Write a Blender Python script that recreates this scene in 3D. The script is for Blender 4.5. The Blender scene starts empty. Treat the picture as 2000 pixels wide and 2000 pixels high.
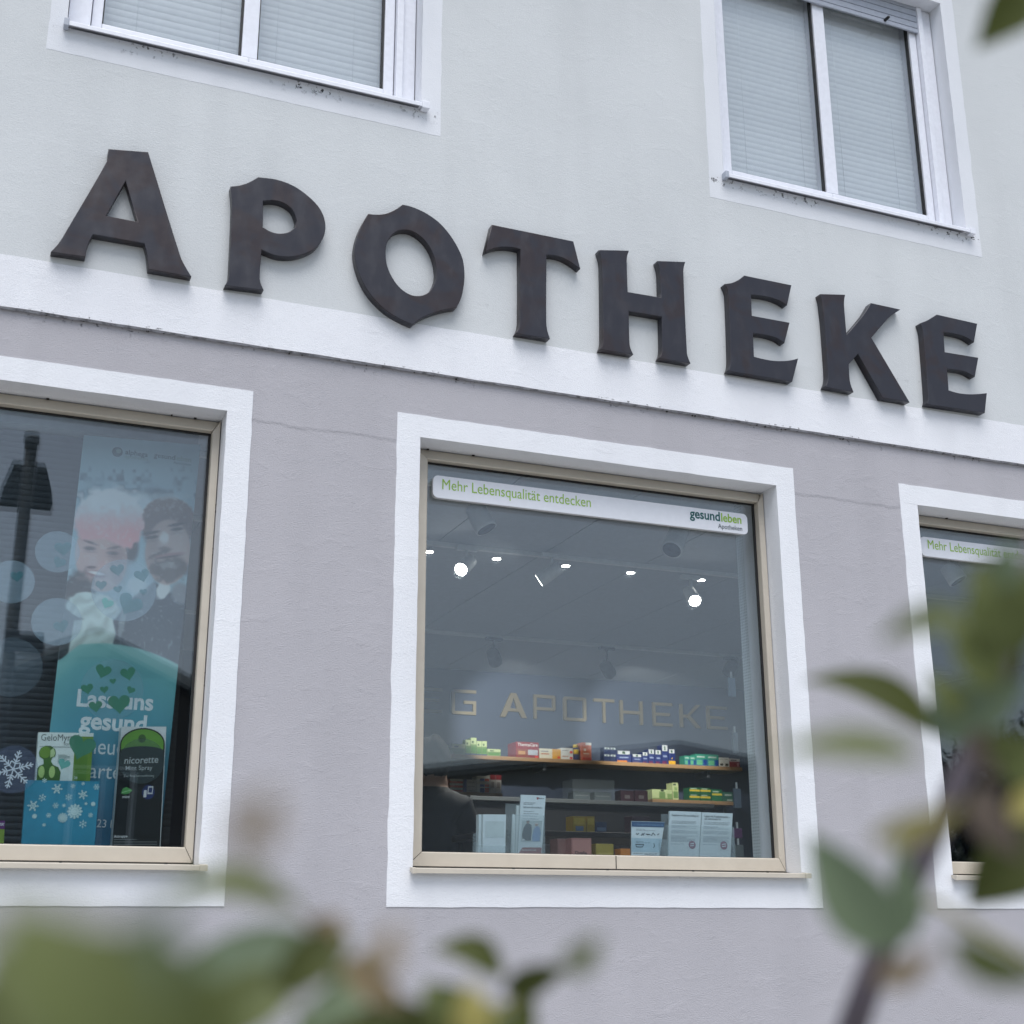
import bpy, bmesh, math, random
import numpy as np
from mathutils import Vector, Matrix
random.seed(7); RNG = np.random.default_rng(7)
SC = bpy.context.scene
COL = SC.collection
R_ = math.radians

# ---------------------------------------------------------------- camera
ZC = 1.6                                   # eye height; facade plane is y = 0, camera stands 5 m in front of it
CAM = Vector((0, -5.0, ZC))
YAW, PITCH, ROLL, FPX = R_(22.40), R_(17.20), R_(-0.2156), 2638.16
FW = Vector((math.sin(YAW)*math.cos(PITCH), math.cos(YAW)*math.cos(PITCH), math.sin(PITCH)))
RT0 = Vector((math.cos(YAW), -math.sin(YAW), 0)); UP0 = RT0.cross(FW)
RT = math.cos(ROLL)*RT0 + math.sin(ROLL)*UP0
UP = -math.sin(ROLL)*RT0 + math.cos(ROLL)*UP0
cam = bpy.data.cameras.new('camera'); camo = bpy.data.objects.new('camera', cam); COL.objects.link(camo)
camo.matrix_world = Matrix.Translation(CAM) @ Matrix((RT, UP, -FW)).transposed().to_4x4()
cam.sensor_width = 36; cam.lens = 36*FPX/2000; cam.clip_start = 0.02; cam.clip_end = 500
cam.dof.use_dof = True; cam.dof.focus_distance = 6.6; cam.dof.aperture_fstop = 4.5; cam.dof.aperture_blades = 9
SC.camera = camo

# ---------------------------------------------------------------- sky, sun, exposure
w = bpy.data.worlds.new('World'); SC.world = w; w.use_nodes = True
nt = w.node_tree; nt.nodes.clear()
sky = nt.nodes.new('ShaderNodeTexSky'); sky.sky_type = 'NISHITA'; sky.sun_disc = False
sky.sun_elevation = R_(65); sky.sun_rotation = R_(200); sky.dust_density = 1.5; sky.air_density = 1.0
hs = nt.nodes.new('ShaderNodeHueSaturation'); hs.inputs['Saturation'].default_value = 0.60
bg = nt.nodes.new('ShaderNodeBackground'); bg.inputs['Strength'].default_value = 0.09
wo = nt.nodes.new('ShaderNodeOutputWorld')
nt.links.new(sky.outputs[0], hs.inputs['Color']); nt.links.new(hs.outputs[0], bg.inputs['Color']); nt.links.new(bg.outputs[0], wo.inputs[0])
sl = bpy.data.lights.new('sun', 'SUN'); sl.energy = 1.5; sl.angle = R_(44); sl.color = (1.0, .995, .985)
so = bpy.data.objects.new('sun', sl); COL.objects.link(so)
so.rotation_euler = Vector((0.15, 0.42, -0.95)).to_track_quat('-Z', 'Y').to_euler()
SC.view_settings.view_transform = 'Standard'; SC.view_settings.look = 'None'
SC.view_settings.exposure = 0.95; SC.view_settings.gamma = 1.0
SC.cycles.use_denoising = True
SC.cycles.max_bounces = 7; SC.cycles.transparent_max_bounces = 32; SC.cycles.diffuse_bounces = 3
SC.cycles.sample_clamp_indirect = 6; SC.cycles.caustics_reflective = False; SC.cycles.caustics_refractive = False

# ---------------------------------------------------------------- pixel -> point helpers (photo is 2000 x 2000)
def ray(px, py): return FW + RT*((px-1000)/FPX) + UP*((1000-py)/FPX)
def P(px, py, dep):                         # point on the plane y = dep seen at this pixel
    d = ray(px, py); t = (dep+5.0)/d.y; return CAM + d*t
def PZ(px, py, z):                          # point at height z
    d = ray(px, py); t = (z-ZC)/d.z; return CAM + d*t
def PD(px, py, dist):                       # point at a distance from the eye
    return CAM + ray(px, py).normalized()*dist
def to_px(p):
    v = Vector(p)-CAM; k = FPX/v.dot(FW); return 1000+v.dot(RT)*k, 1000-v.dot(UP)*k
def c1(x, y): return (x*1000/1932, y*1000/1932)
def c2(x, y): return (1000+x*1000/1932, y*1000/1932)
def c3(x, y): return (x*700/1932, 600+y*700/1932)
def c4(x, y): return (x*700/1932, 1200+y*700/1932)
def c5(x, y): return (700+x*1000/1932, 750+y*1000/1932)
def c6(x, y): return (750+x*850/1932, 1300+y*850/1932)
def crop(x0, y0, s): return lambda x, y: (x0+x*s, y0+y*s)

# ---------------------------------------------------------------- object helpers
def put(o, parent):
    COL.objects.link(o)
    if parent is not None:
        o.parent = parent
        if parent.type == 'EMPTY' and parent.parent is None:
            o.matrix_parent_inverse = Matrix.Translation(-parent.location)
    return o
def tag(o, label, cat=None, group=None, kind=None):
    if label: o['label'] = label
    if cat: o['category'] = cat
    if group: o['group'] = group
    if kind: o['kind'] = kind
    return o
def empty(name, loc, label=None, cat=None, group=None):
    o = bpy.data.objects.new(name, None); o.location = loc; o.empty_display_size = .1; COL.objects.link(o)
    return tag(o, label, cat, group)
def mesh(name, verts, faces, mat, parent=None, smooth=False):
    me = bpy.data.meshes.new(name); me.from_pydata([tuple(v) for v in verts], [], faces); me.update()
    if mat: me.materials.append(mat)
    if smooth: me.polygons.foreach_set('use_smooth', [True]*len(me.polygons))
    return put(bpy.data.objects.new(name, me), parent)
def bm_obj(name, bm, mat, parent=None, smooth=False):
    me = bpy.data.meshes.new(name); bm.to_mesh(me); bm.free()
    if mat: me.materials.append(mat)
    if smooth: me.polygons.foreach_set('use_smooth', [True]*len(me.polygons))
    return put(bpy.data.objects.new(name, me), parent)
def add_box(bm, x0, x1, y0, y1, z0, z1):
    vs = [bm.verts.new(p) for p in ((x0,y0,z0),(x1,y0,z0),(x1,y1,z0),(x0,y1,z0),(x0,y0,z1),(x1,y0,z1),(x1,y1,z1),(x0,y1,z1))]
    for f in ((0,3,2,1),(4,5,6,7),(0,1,5,4),(1,2,6,5),(2,3,7,6),(3,0,4,7)): bm.faces.new([vs[i] for i in f])
    return vs
def box(name, x0, x1, y0, y1, z0, z1, mat, parent=None, bev=0.0):
    bm = bmesh.new(); add_box(bm, x0, x1, y0, y1, z0, z1)
    if bev: bmesh.ops.bevel(bm, geom=bm.edges[:], offset=bev, segments=2, affect='EDGES', profile=.6)
    return bm_obj(name, bm, mat, parent)
def prism(name, quad, thick, mat, parent=None):
    """quad: front corners (counter-clockwise seen from the street); thickness goes into the building"""
    f = [Vector(p) for p in quad]; n = (f[1]-f[0]).cross(f[-1]-f[0]).normalized()
    if n.y > 0: n = -n
    b = [p-n*thick for p in f]; m = len(f)
    fc = [tuple(range(m)), tuple(range(2*m-1, m-1, -1))] + [(i, m+i, m+(i+1) % m, (i+1) % m) for i in range(m)]
    return mesh(name, f+b, fc, mat, parent)
def frame_between(a, b):
    z = (b-a).normalized(); x = Vector((0,0,1)).cross(z)
    if x.length < 1e-4: x = Vector((1,0,0))
    x.normalize(); return x, z.cross(x), z
def add_tube(bm, pts, rads, seg=8, cap=True):
    rings = []
    for i, p in enumerate(pts):
        p = Vector(p); a = Vector(pts[max(i-1,0)]); b = Vector(pts[min(i+1,len(pts)-1)])
        x, y, _ = frame_between(a, b)
        rings.append([bm.verts.new(p+(x*math.cos(2*math.pi*k/seg)+y*math.sin(2*math.pi*k/seg))*rads[i]) for k in range(seg)])
    for r0, r1 in zip(rings, rings[1:]):
        for k in range(seg): bm.faces.new((r0[k], r0[(k+1)%seg], r1[(k+1)%seg], r1[k]))
    if cap: bm.faces.new(rings[0][::-1]); bm.faces.new(rings[-1])
def tube(name, pts, rads, mat, parent=None, seg=8, smooth=True):
    bm = bmesh.new(); add_tube(bm, pts, rads, seg); return bm_obj(name, bm, mat, parent, smooth)
def curve_mesh(polys, ext, bev=0.0, cyc=True):
    cu = bpy.data.curves.new('tmp', 'CURVE'); cu.dimensions = '2D'; cu.fill_mode = 'BOTH'; cu.extrude = ext; cu.bevel_depth = bev; cu.bevel_resolution = 2
    for pl in polys:
        s = cu.splines.new('POLY'); s.points.add(len(pl)-1); s.use_cyclic_u = True
        for q, p in zip(s.points, pl): q.co = (p[0], p[1], 0, 1)
    o = bpy.data.objects.new('tmp', cu); me = bpy.data.meshes.new_from_object(o)
    bpy.data.objects.remove(o); bpy.data.curves.remove(cu); return me
def remap(me, fn):
    n = len(me.vertices); a = np.empty(n*3); me.vertices.foreach_get('co', a); a = a.reshape(-1, 3)
    out = fn(a); me.vertices.foreach_set('co', out.astype(float).ravel()); me.update()
def plate(name, polys, y_front, thick, mat, parent=None, bev=0.0):
    """flat cut-out standing parallel to the facade: polys of world (x, z)"""
    me = curve_mesh(polys, max(thick/2-bev, 1e-5), bev); yc = y_front+thick/2
    remap(me, lambda a: np.stack([a[:,0], yc-a[:,2], a[:,1]], 1)); me.materials.append(mat)
    me.name = name
    return put(bpy.data.objects.new(name, me), parent)
def text(name, s, pl, pr, mat, parent=None, bold=0.0, ext=0.0003, res=3, up=None, hs=1.0, sh=0.0):
    """letters whose baseline runs from world point pl to pr"""
    cu = bpy.data.curves.new('tmp', 'FONT'); cu.body = s; cu.size = 1; cu.resolution_u = res; cu.offset = bold; cu.extrude = 0.0; cu.shear = sh
    o = bpy.data.objects.new('tmp', cu); me = bpy.data.meshes.new_from_object(o)
    bpy.data.objects.remove(o); bpy.data.curves.remove(cu)
    n = len(me.vertices); a = np.empty(n*3); me.vertices.foreach_get('co', a); a = a.reshape(-1, 3)
    x0, x1 = a[:,0].min(), a[:,0].max()
    pl, pr = Vector(pl), Vector(pr); k = (pr-pl).length/(x1-x0); ex = (pr-pl).normalized()
    uz = Vector(up) if up else Vector((0,0,1)); uz = (uz-ex*uz.dot(ex)).normalized(); ez = -ex.cross(uz)
    if ez.y > 0: pass
    nrm = ex.cross(uz)
    L = np.array(pl)[None,:] + (a[:,0:1]-x0)*k*np.array(ex)[None,:] + a[:,1:2]*k*hs*np.array(uz)[None,:]
    me.vertices.foreach_set('co', L.ravel()); me.update(); me.materials.append(mat); me.name = name
    return put(bpy.data.objects.new(name, me), parent)

# ---------------------------------------------------------------- materials
def srgb(r, g, b):
    f = lambda c: (c/255/12.92) if c/255 <= .04045 else ((c/255+.055)/1.055)**2.4
    return (f(r), f(g), f(b))
class NM:
    def __init__(s, name):
        s.m = bpy.data.materials.new(name); s.m.use_nodes = True; s.t = s.m.node_tree
        s.b = s.t.nodes['Principled BSDF']; s.out = s.t.nodes['Material Output']
        s.geo = None
    def n(s, ty, **kw):
        nd = s.t.nodes.new(ty)
        for k, v in kw.items():
            if k in nd.inputs: nd.inputs[k].default_value = v
            else: setattr(nd, k, v)
        return nd
    def l(s, a, b): s.t.links.new(a, b)
    def pos(s):
        if s.geo is None: s.geo = s.n('ShaderNodeNewGeometry')
        return s.geo.outputs['Position']
    def noise(s, scale, detail=4, rough=.55, vec=None, dist=0.0):
        nd = s.n('ShaderNodeTexNoise', Scale=scale, Detail=detail, Roughness=rough, Distortion=dist)
        s.l(vec if vec is not None else s.pos(), nd.inputs['Vector']); return nd.outputs['Fac']
    def ramp(s, fac, stops):
        nd = s.n('ShaderNodeValToRGB'); e = nd.color_ramp.elements
        while len(e) < len(stops): e.new(.5)
        for q, (p, c) in zip(e, stops): q.position = p; q.color = (*c, 1) if len(c) == 3 else c
        s.l(fac, nd.inputs['Fac']); return nd.outputs['Color']
    def math(s, op, a, b=None, clamp=False):
        nd = s.n('ShaderNodeMath', operation=op, use_clamp=clamp)
        for i, v in enumerate((a, b)):
            if v is None: continue
            if isinstance(v, (int, float)): nd.inputs[i].default_value = v
            else: s.l(v, nd.inputs[i])
        return nd.outputs[0]
    def mix(s, fac, a, b, blend='MIX'):
        nd = s.n('ShaderNodeMix', data_type='RGBA', blend_type=blend)
        for i, v in ((0, fac), (6, a), (7, b)):
            if isinstance(v, (int, float)): nd.inputs[i].default_value = v
            elif isinstance(v, tuple): nd.inputs[i].default_value = (*v, 1)
            else: s.l(v, nd.inputs[i])
        return nd.outputs[2]
    def mapr(s, v, a, b, c=0.0, d=1.0):
        nd = s.n('ShaderNodeMapRange'); nd.interpolation_type = 'SMOOTHSTEP'
        s.l(v, nd.inputs[0])
        for i, k in enumerate((a, b, c, d)): nd.inputs[1+i].default_value = k
        return nd.outputs[0]
    def sep(s):
        nd = s.n('ShaderNodeSeparateXYZ'); s.l(s.pos(), nd.inputs[0]); return nd.outputs
    def bump(s, h, dist=.002, strength=1.0):
        nd = s.n('ShaderNodeBump', Strength=strength, Distance=dist); s.l(h, nd.inputs['Height']); s.l(nd.outputs[0], s.b.inputs['Normal']); return nd
    def set(s, **kw):
        for k, v in kw.items():
            k = {'col':'Base Color','rough':'Roughness','metal':'Metallic','spec':'Specular IOR Level','em':'Emission Color','es':'Emission Strength','alpha':'Alpha','tr':'Transmission Weight','coat':'Coat Weight','sss':'Subsurface Weight'}[k]
            if isinstance(v, tuple): s.b.inputs[k].default_value = (*v, 1)
            elif isinstance(v, (int, float)): s.b.inputs[k].default_value = v
            else: s.l(v, s.b.inputs[k])
        return s
_mc = {}
def flat(rgb, rough=.5, metal=0.0, name=None, var=.06, em=0.0):
    """plain painted/printed surface with a little grain; rgb in sRGB 0..255"""
    key = (rgb, rough, metal, em)
    if key in _mc: return _mc[key]
    m = NM(name or 'print_%d_%d_%d' % rgb); c = srgb(*rgb)
    f = m.noise(35, 3); k = m.ramp(f, [(.3, tuple(x*(1-var) for x in c)), (.7, tuple(min(1, x*(1+var)) for x in c))])
    m.set(col=k, rough=rough, metal=metal)
    if em: m.set(em=c, es=em)
    _mc[key] = m.m; return m.m

def stucco(name, a, b, relief=.0022, seam=None, dirt=None, big=.10):
    """mineral plaster: trowelled relief, hairline blotches; a, b linear colours"""
    m = NM(name)
    v = m.n('ShaderNodeMapping'); m.l(m.pos(), v.inputs[0]); v.inputs['Scale'].default_value = (1, 1, 1.7)
    n1 = m.noise(1.3, 5, .6); n2 = m.noise(34, 5, .65, v.outputs[0]); n3 = m.noise(150, 3, .6, v.outputs[0]); n4 = m.noise(7, 3, .5, v.outputs[0], .6)
    col = m.ramp(n1, [(.32, a), (.68, b)])
    spk = m.mapr(m.noise(48, 2, .5), .70, .74); col = m.mix(m.math('MULTIPLY', spk, .18), col, tuple(x*.72 for x in a))
    vs_ = m.n('ShaderNodeMapping'); m.l(m.pos(), vs_.inputs[0]); vs_.inputs['Scale'].default_value = (1, 1, .12)
    col = m.mix(m.math('MULTIPLY', m.mapr(m.noise(5, 2, .5, vs_.outputs[0]), .45, .75), .14), col, tuple(x*.72 for x in a))
    patch = m.mapr(n4, .50, .72)                                   # where the trowel left scars
    z = m.sep()[2]
    h = m.math('ADD', m.math('MULTIPLY', n3, .85), m.math('MULTIPLY', n2, m.math('ADD', .22, m.math('MULTIPLY', patch, .5))))
    if seam:                                                       # plaster day-joint: rougher coat below
        zz = m.math('ADD', z, m.math('MULTIPLY', m.noise(9, 6, .75), .045))
        below = m.mapr(zz, seam+.008, seam+.026, 1, 0)
        sc = m.mapr(m.noise(8, 7, .75, v.outputs[0], .4), .56, .70)
        h = m.math('SUBTRACT', h, m.math('MULTIPLY', below, .8))
        h = m.math('ADD', h, m.math('MULTIPLY', m.math('MULTIPLY', sc, below), .30))
        line = m.mapr(m.math('ABSOLUTE', m.math('SUBTRACT', zz, seam+.016)), 0, .004, 1, 0)
        col = m.mix(m.math('MULTIPLY', m.math('MULTIPLY', line, m.mapr(m.noise(6, 3, .6), .42, .62)), .16), col, tuple(x*.5 for x in a))
    if dirt:
        for zt, depth, amt in dirt:                                # grime specks hanging under a ledge at height zt
            d = m.math('SUBTRACT', zt, z)
            near = m.math('MULTIPLY', m.mapr(d, .0, depth, 1, 0), m.mapr(d, -.004, 0.0))
            s1 = m.mapr(m.noise(38, 4, .7), .56, .66); s2 = m.mapr(m.noise(3.2, 2, .5), .42, .6)
            fac = m.math('MULTIPLY', m.math('MULTIPLY', near, m.math('MULTIPLY', s1, s2)), amt, True)
            col = m.mix(fac, col, (.03, .03, .035))
    m.set(col=col, rough=.92, spec=.15); m.bump(h, relief); return m.m

Z = lambda r: r+ZC
SEAM = Z(1.93)
M = {}
M['up_wall'] = stucco('upper_plaster', (.592, .612, .624), (.640, .660, .672), .0016, dirt=[(Z(2.60), .04, .15)])
M['low_wall'] = stucco('lower_plaster', (.432, .422, .450), (.470, .458, .488), .0030, seam=SEAM, dirt=[(Z(2.235), .05, .9)])
M['trim'] = stucco('white_trim', (.765, .778, .815), (.815, .828, .862), .0022)
M['trim_up'] = stucco('white_trim_upper', (.70, .72, .76), (.76, .775, .815), .0012, dirt=[(Z(3.50), .075, 1.5)])
M['band'] = stucco('white_band', (.775, .785, .825), (.825, .835, .872), .0026, dirt=[(Z(2.247), .012, .9)])
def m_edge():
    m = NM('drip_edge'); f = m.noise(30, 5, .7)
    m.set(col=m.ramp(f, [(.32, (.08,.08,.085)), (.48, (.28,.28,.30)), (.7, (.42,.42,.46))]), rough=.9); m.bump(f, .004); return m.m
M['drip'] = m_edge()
def m_bronze():
    m = NM('weathered_bronze')
    v = m.n('ShaderNodeMapping'); m.l(m.pos(), v.inputs[0]); v.inputs['Scale'].default_value = (1, 1, .5)
    a = m.mapr(m.noise(5.5, 3, .5, None, .8), .46, .62); st = m.noise(16, 3, .5, v.outputs[0])
    col = m.mix(a, (.030, .030, .039), (.034, .026, .029))
    col = m.mix(m.math('MULTIPLY', m.mapr(st, .48, .72), .45), col, (.046, .047, .058))
    sp = m.mapr(m.noise(130, 2, .5), .75, .79); col = m.mix(m.math('MULTIPLY', sp, .4), col, (.25, .25, .27))
    m.set(col=col, metal=.25, rough=m.mapr(st, .25, .75, .30, .48)); m.bump(m.noise(9, 2), .002); return m.m
M['bronze'] = m_bronze()
def m_alu():
    m = NM('champagne_anodised_aluminium'); f = m.noise(9, 4, .6)
    d = m.mapr(m.noise(40, 5, .7), .66, .78)
    col = m.ramp(f, [(.3, (.53, .48, .405)), (.7, (.58, .53, .45))]); col = m.mix(m.math('MULTIPLY', d, .35), col, (.22, .19, .15))
    m.set(col=col, metal=0.0, rough=.45); m.bump(m.noise(3, 2), .001); return m.m
M['alu'] = m_alu()
M['pvc'] = flat((228, 230, 238), .35, name='white_pvc', var=.04)
M['gasket'] = flat((26, 27, 30), .6, name='black_rubber_gasket')
M['grime'] = flat((46, 42, 38), .9, name='dark_grime')
M['shutter'] = flat((168, 174, 186), .45, name='grey_aluminium')
def glass(name, k=1.0, tint=(.93, .97, .97)):
    m = NM(name); m.t.nodes.remove(m.b)
    tr = m.n('ShaderNodeBsdfTransparent', Color=(*tint, 1)); gl = m.n('ShaderNodeBsdfGlossy', Roughness=0.0, Color=(.96, .98, 1, 1))
    m.pos(); dt = m.n('ShaderNodeVectorMath', operation='DOT_PRODUCT'); m.l(m.geo.outputs['Incoming'], dt.inputs[0]); m.l(m.geo.outputs['Normal'], dt.inputs[1])
    fr = m.math('ADD', m.math('MULTIPLY', m.math('POWER', m.math('SUBTRACT', 1.0, m.math('ABSOLUTE', dt.outputs['Value']), True), 5.0), .957), .043)   # Schlick, same from both sides
    mx = m.n('ShaderNodeMixShader')
    m.l(m.math('MULTIPLY', fr, k, True), mx.inputs[0]); m.l(tr.outputs[0], mx.inputs[1]); m.l(gl.outputs[0], mx.inputs[2]); m.l(mx.outputs[0], m.out.inputs[0]); return m.m
M['glass'] = glass('shop_glass', 1.0, (.955, .975, .982)); M['glass_up'] = glass('upper_glass', 1.0, (.985, .991, .994))
def film(name, rgb, a, rough=.5):
    m = NM(name); tr = m.n('ShaderNodeBsdfTransparent'); mx = m.n('ShaderNodeMixShader', Fac=a)
    f = m.noise(4, 2); m.set(col=m.ramp(f, [(.3, tuple(c*.92 for c in srgb(*rgb))), (.7, srgb(*rgb))]), rough=rough)
    m.l(tr.outputs[0], mx.inputs[1]); m.l(m.b.outputs[0], mx.inputs[2]); m.l(mx.outputs[0], m.out.inputs[0]); return m.m
M['acrylic'] = film('clear_acrylic', (200, 215, 220), .16, .1)
def vcol_mat(name, rough=.45):
    m = NM(name); a = m.n('ShaderNodeVertexColor'); a.layer_name = 'print'; m.set(col=a.outputs[0], rough=rough); return m.m
M['printed'] = vcol_mat('printed_paper')

# ================================================================ STRUCTURE
def asphalt(name, a, b, sc):
    m = NM(name); f = m.noise(sc, 5, .7); m.set(col=m.ramp(f, [(.3, a), (.7, b)]), rough=.9); m.bump(f, .004); return m.m
gnd = mesh('ground', [(-90,-90,0),(110,-90,0),(110,60,0),(-90,60,0)], [(0,1,2,3)], asphalt('ground_soil', (.045,.06,.03), (.08,.09,.05), 3)); tag(gnd, None, kind='structure')
pav = box('pavement', -40, 60, -9.3, 0.05, -.2, .12, asphalt('pavement_concrete', (.34,.34,.33), (.42,.42,.41), 8)); tag(pav, None, kind='structure')  # made wide and pale to bounce light up under ledges and soffits
road = mesh('road', [(-60,-17,.006),(80,-17,.006),(80,-9.5,.006),(-60,-9.5,.006)], [(0,1,2,3)], asphalt('road_asphalt', (.045,.045,.047), (.065,.065,.066), 30)); tag(road, None, kind='structure')

# ================================================================ BUILDING
BLD = empty('pharmacy_building', (3, 0, 0), 'two-tone plastered pharmacy house with white window surrounds and bronze lettering', 'building')
YU = -.018                                                   # upper wall stands proud of the lower one
BANDZ0, BANDZ1 = Z(2.240), Z(2.452)
SHOP = [(-.873, .853), (1.650, 3.376), (4.172, 5.898)]       # openings in the lower wall
SZ0, SZ1 = Z(.216), Z(1.952)
UPW = [(.108, 1.622), (3.178, 4.655)]                        # openings in the upper wall
UZ0, UZ1 = Z(3.500), Z(4.945)
X0, X1, ZTOP = -4.5, 9.6, 7.6
def holed(name, xs, zs, holes, y, mat, parent, step=None):
    vs, fs, idx = [], [], {}
    def v(x, z):
        if (x, z) not in idx: idx[(x, z)] = len(vs); vs.append((x, y, z))
        return idx[(x, z)]
    for i in range(len(xs)-1):
        for j in range(len(zs)-1):
            cx, cz = (xs[i]+xs[i+1])/2, (zs[j]+zs[j+1])/2
            if any(a < cx < b and c < cz < d for a, b, c, d in holes): continue
            fs.append((v(xs[i],zs[j]), v(xs[i+1],zs[j]), v(xs[i+1],zs[j+1]), v(xs[i],zs[j+1])))
    return mesh(name, vs, fs, mat, parent)
xs = sorted([X0, X1]+[v for o in SHOP for v in o])
holed('lower_wall', xs, [0, SZ0, SZ1, BANDZ0+.03], [(a, b, SZ0, SZ1) for a, b in SHOP], 0, M['low_wall'], BLD)
xs = sorted([X0, X1]+[v for o in UPW for v in o])
holed('upper_wall', xs, [BANDZ1-.01, UZ0, UZ1, ZTOP], [(a, b, UZ0, UZ1) for a, b in UPW], YU, M['up_wall'], BLD)
def strip(name, pts_a, pts_b, y, yb, mat, parent):
    """slab between two edge polylines in (x, z): front at y, side faces back to yb"""
    n = len(pts_a); vs = [(p[0], y, p[1]) for p in pts_a]+[(p[0], y, p[1]) for p in pts_b]+[(p[0], yb, p[1]) for p in pts_a]+[(p[0], yb, p[1]) for p in pts_b]
    fs = []
    for i in range(n-1):
        fs += [(i, i+1, n+i+1, n+i), (i, 2*n+i, 2*n+i+1, i+1), (n+i, n+i+1, 3*n+i+1, 3*n+i)]
    fs += [(0, n, 3*n, 2*n), (n-1, 3*n-1, 4*n-1, 2*n-1)]
    o = mesh(name, vs, fs, mat, parent)
    bm = bmesh.new(); bm.from_mesh(o.data); bmesh.ops.recalc_face_normals(bm, faces=bm.faces[:]); bm.to_mesh(o.data); bm.free(); return o
def wob(a, b, n, amp):
    """hand-painted edge: straight line with millimetre wander"""
    a, b = np.array(a), np.array(b); t = np.linspace(0, 1, n)[:,None]; q = a+(b-a)*t
    d = (b-a)/np.linalg.norm(b-a); nr = np.array([-d[1], d[0]])
    k = RNG.normal(0, 1, n); k = np.convolve(k, [.25,.5,.25], 'same')*amp; k[0] = k[-1] = 0
    return q+nr*k[:,None]
def surround(x0, x1, z0, z1, ix0, ix1, iz0, iz1, y, mat):
    d = .003 if y == 0 else .0008
    strip('window_surround', wob((x0,z1),(x1,z1),60,.0014), wob((x0,iz1),(x1,iz1),60,.0006), y-d, y+.01, mat, BLD)
    strip('window_surround', wob((x0,z0),(x1,z0),60,.0012), wob((x0,iz0),(x1,iz0),60,.0006), y-d, y+.01, mat, BLD)
    strip('window_surround', wob((x0,iz0),(x0,iz1),60,.0018), wob((ix0,iz0),(ix0,iz1),60,.0010), y-d, y+.01, mat, BLD)
    strip('window_surround', wob((ix1,iz0),(ix1,iz1),60,.0010), wob((x1,iz0),(x1,iz1),60,.0018), y-d, y+.01, mat, BLD)
for a, b in SHOP: surround(a-.100, b+.098, Z(.084), Z(2.048), a, b, SZ0, SZ1, 0, M['trim'])
surround(.04, 1.715, Z(3.383), UZ1+.1, *UPW[0], UZ0, UZ1, YU, M['trim_up'])
surround(3.094, 4.742, Z(3.381), UZ1+.1, *UPW[1], UZ0, UZ1, YU, M['trim_up'])
# string course (painted band) and its grimy drip edge
strip('string_course', wob((X0,BANDZ1),(X1,BANDZ1),400,.0012), wob((X0,BANDZ0),(X1,BANDZ0),400,.0012), YU-.0015, YU+.004, M['band'], BLD)
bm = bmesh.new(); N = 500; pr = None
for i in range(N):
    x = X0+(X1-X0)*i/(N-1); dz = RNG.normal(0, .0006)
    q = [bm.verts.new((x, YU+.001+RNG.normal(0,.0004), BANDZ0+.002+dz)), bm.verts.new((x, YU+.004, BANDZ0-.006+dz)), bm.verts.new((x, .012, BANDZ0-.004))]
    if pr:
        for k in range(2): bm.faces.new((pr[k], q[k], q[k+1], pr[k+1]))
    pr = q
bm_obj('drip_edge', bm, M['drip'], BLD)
# bits of cobweb and dirt hanging from the drip edge
bm = bmesh.new()
for i in range(36):
    x = random.uniform(-.1, 5.2); add_box(bm, x, x+random.uniform(.002,.007), -.012, -.004, BANDZ0-random.uniform(.004,.011), BANDZ0-.003)
o = bm_obj('dirt_tufts', bm, M['grime'], BLD); o['kind'] = 'stuff'
# rest of the shell, unseen, closed so light does not leak inside
cw = flat((205, 210, 212), .8, name='plain_plaster')
box('side_wall', X0, X0+.3, .02, 7.3, 0, ZTOP, cw, BLD); box('side_wall', X1-.3, X1, .02, 7.3, 0, ZTOP, cw, BLD)
box('rear_wall', X0+.3, X1-.3, 7.0, 7.3, 0, ZTOP, cw, BLD)
box('flat_roof', X0-.3, X1+.3, -.35, 7.6, ZTOP, ZTOP+.25, flat((120,75,60), .8, name='roof_tile_red'), BLD)
# reveals
def reveal(x0, x1, z0, z1, y0, y1, mat):
    vs = [(x0,y0,z0),(x1,y0,z0),(x1,y0,z1),(x0,y0,z1),(x0,y1,z0),(x1,y1,z0),(x1,y1,z1),(x0,y1,z1)]
    mesh('window_reveal', vs, [(0,1,5,4),(1,2,6,5),(2,3,7,6),(3,0,4,7)], mat, BLD)
for a, b in SHOP: reveal(a, b, SZ0, SZ1, -.001, .30, M['trim'])
for a, b in UPW: reveal(a, b, UZ0, UZ1, YU-.001, .25, M['trim_up'])

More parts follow.
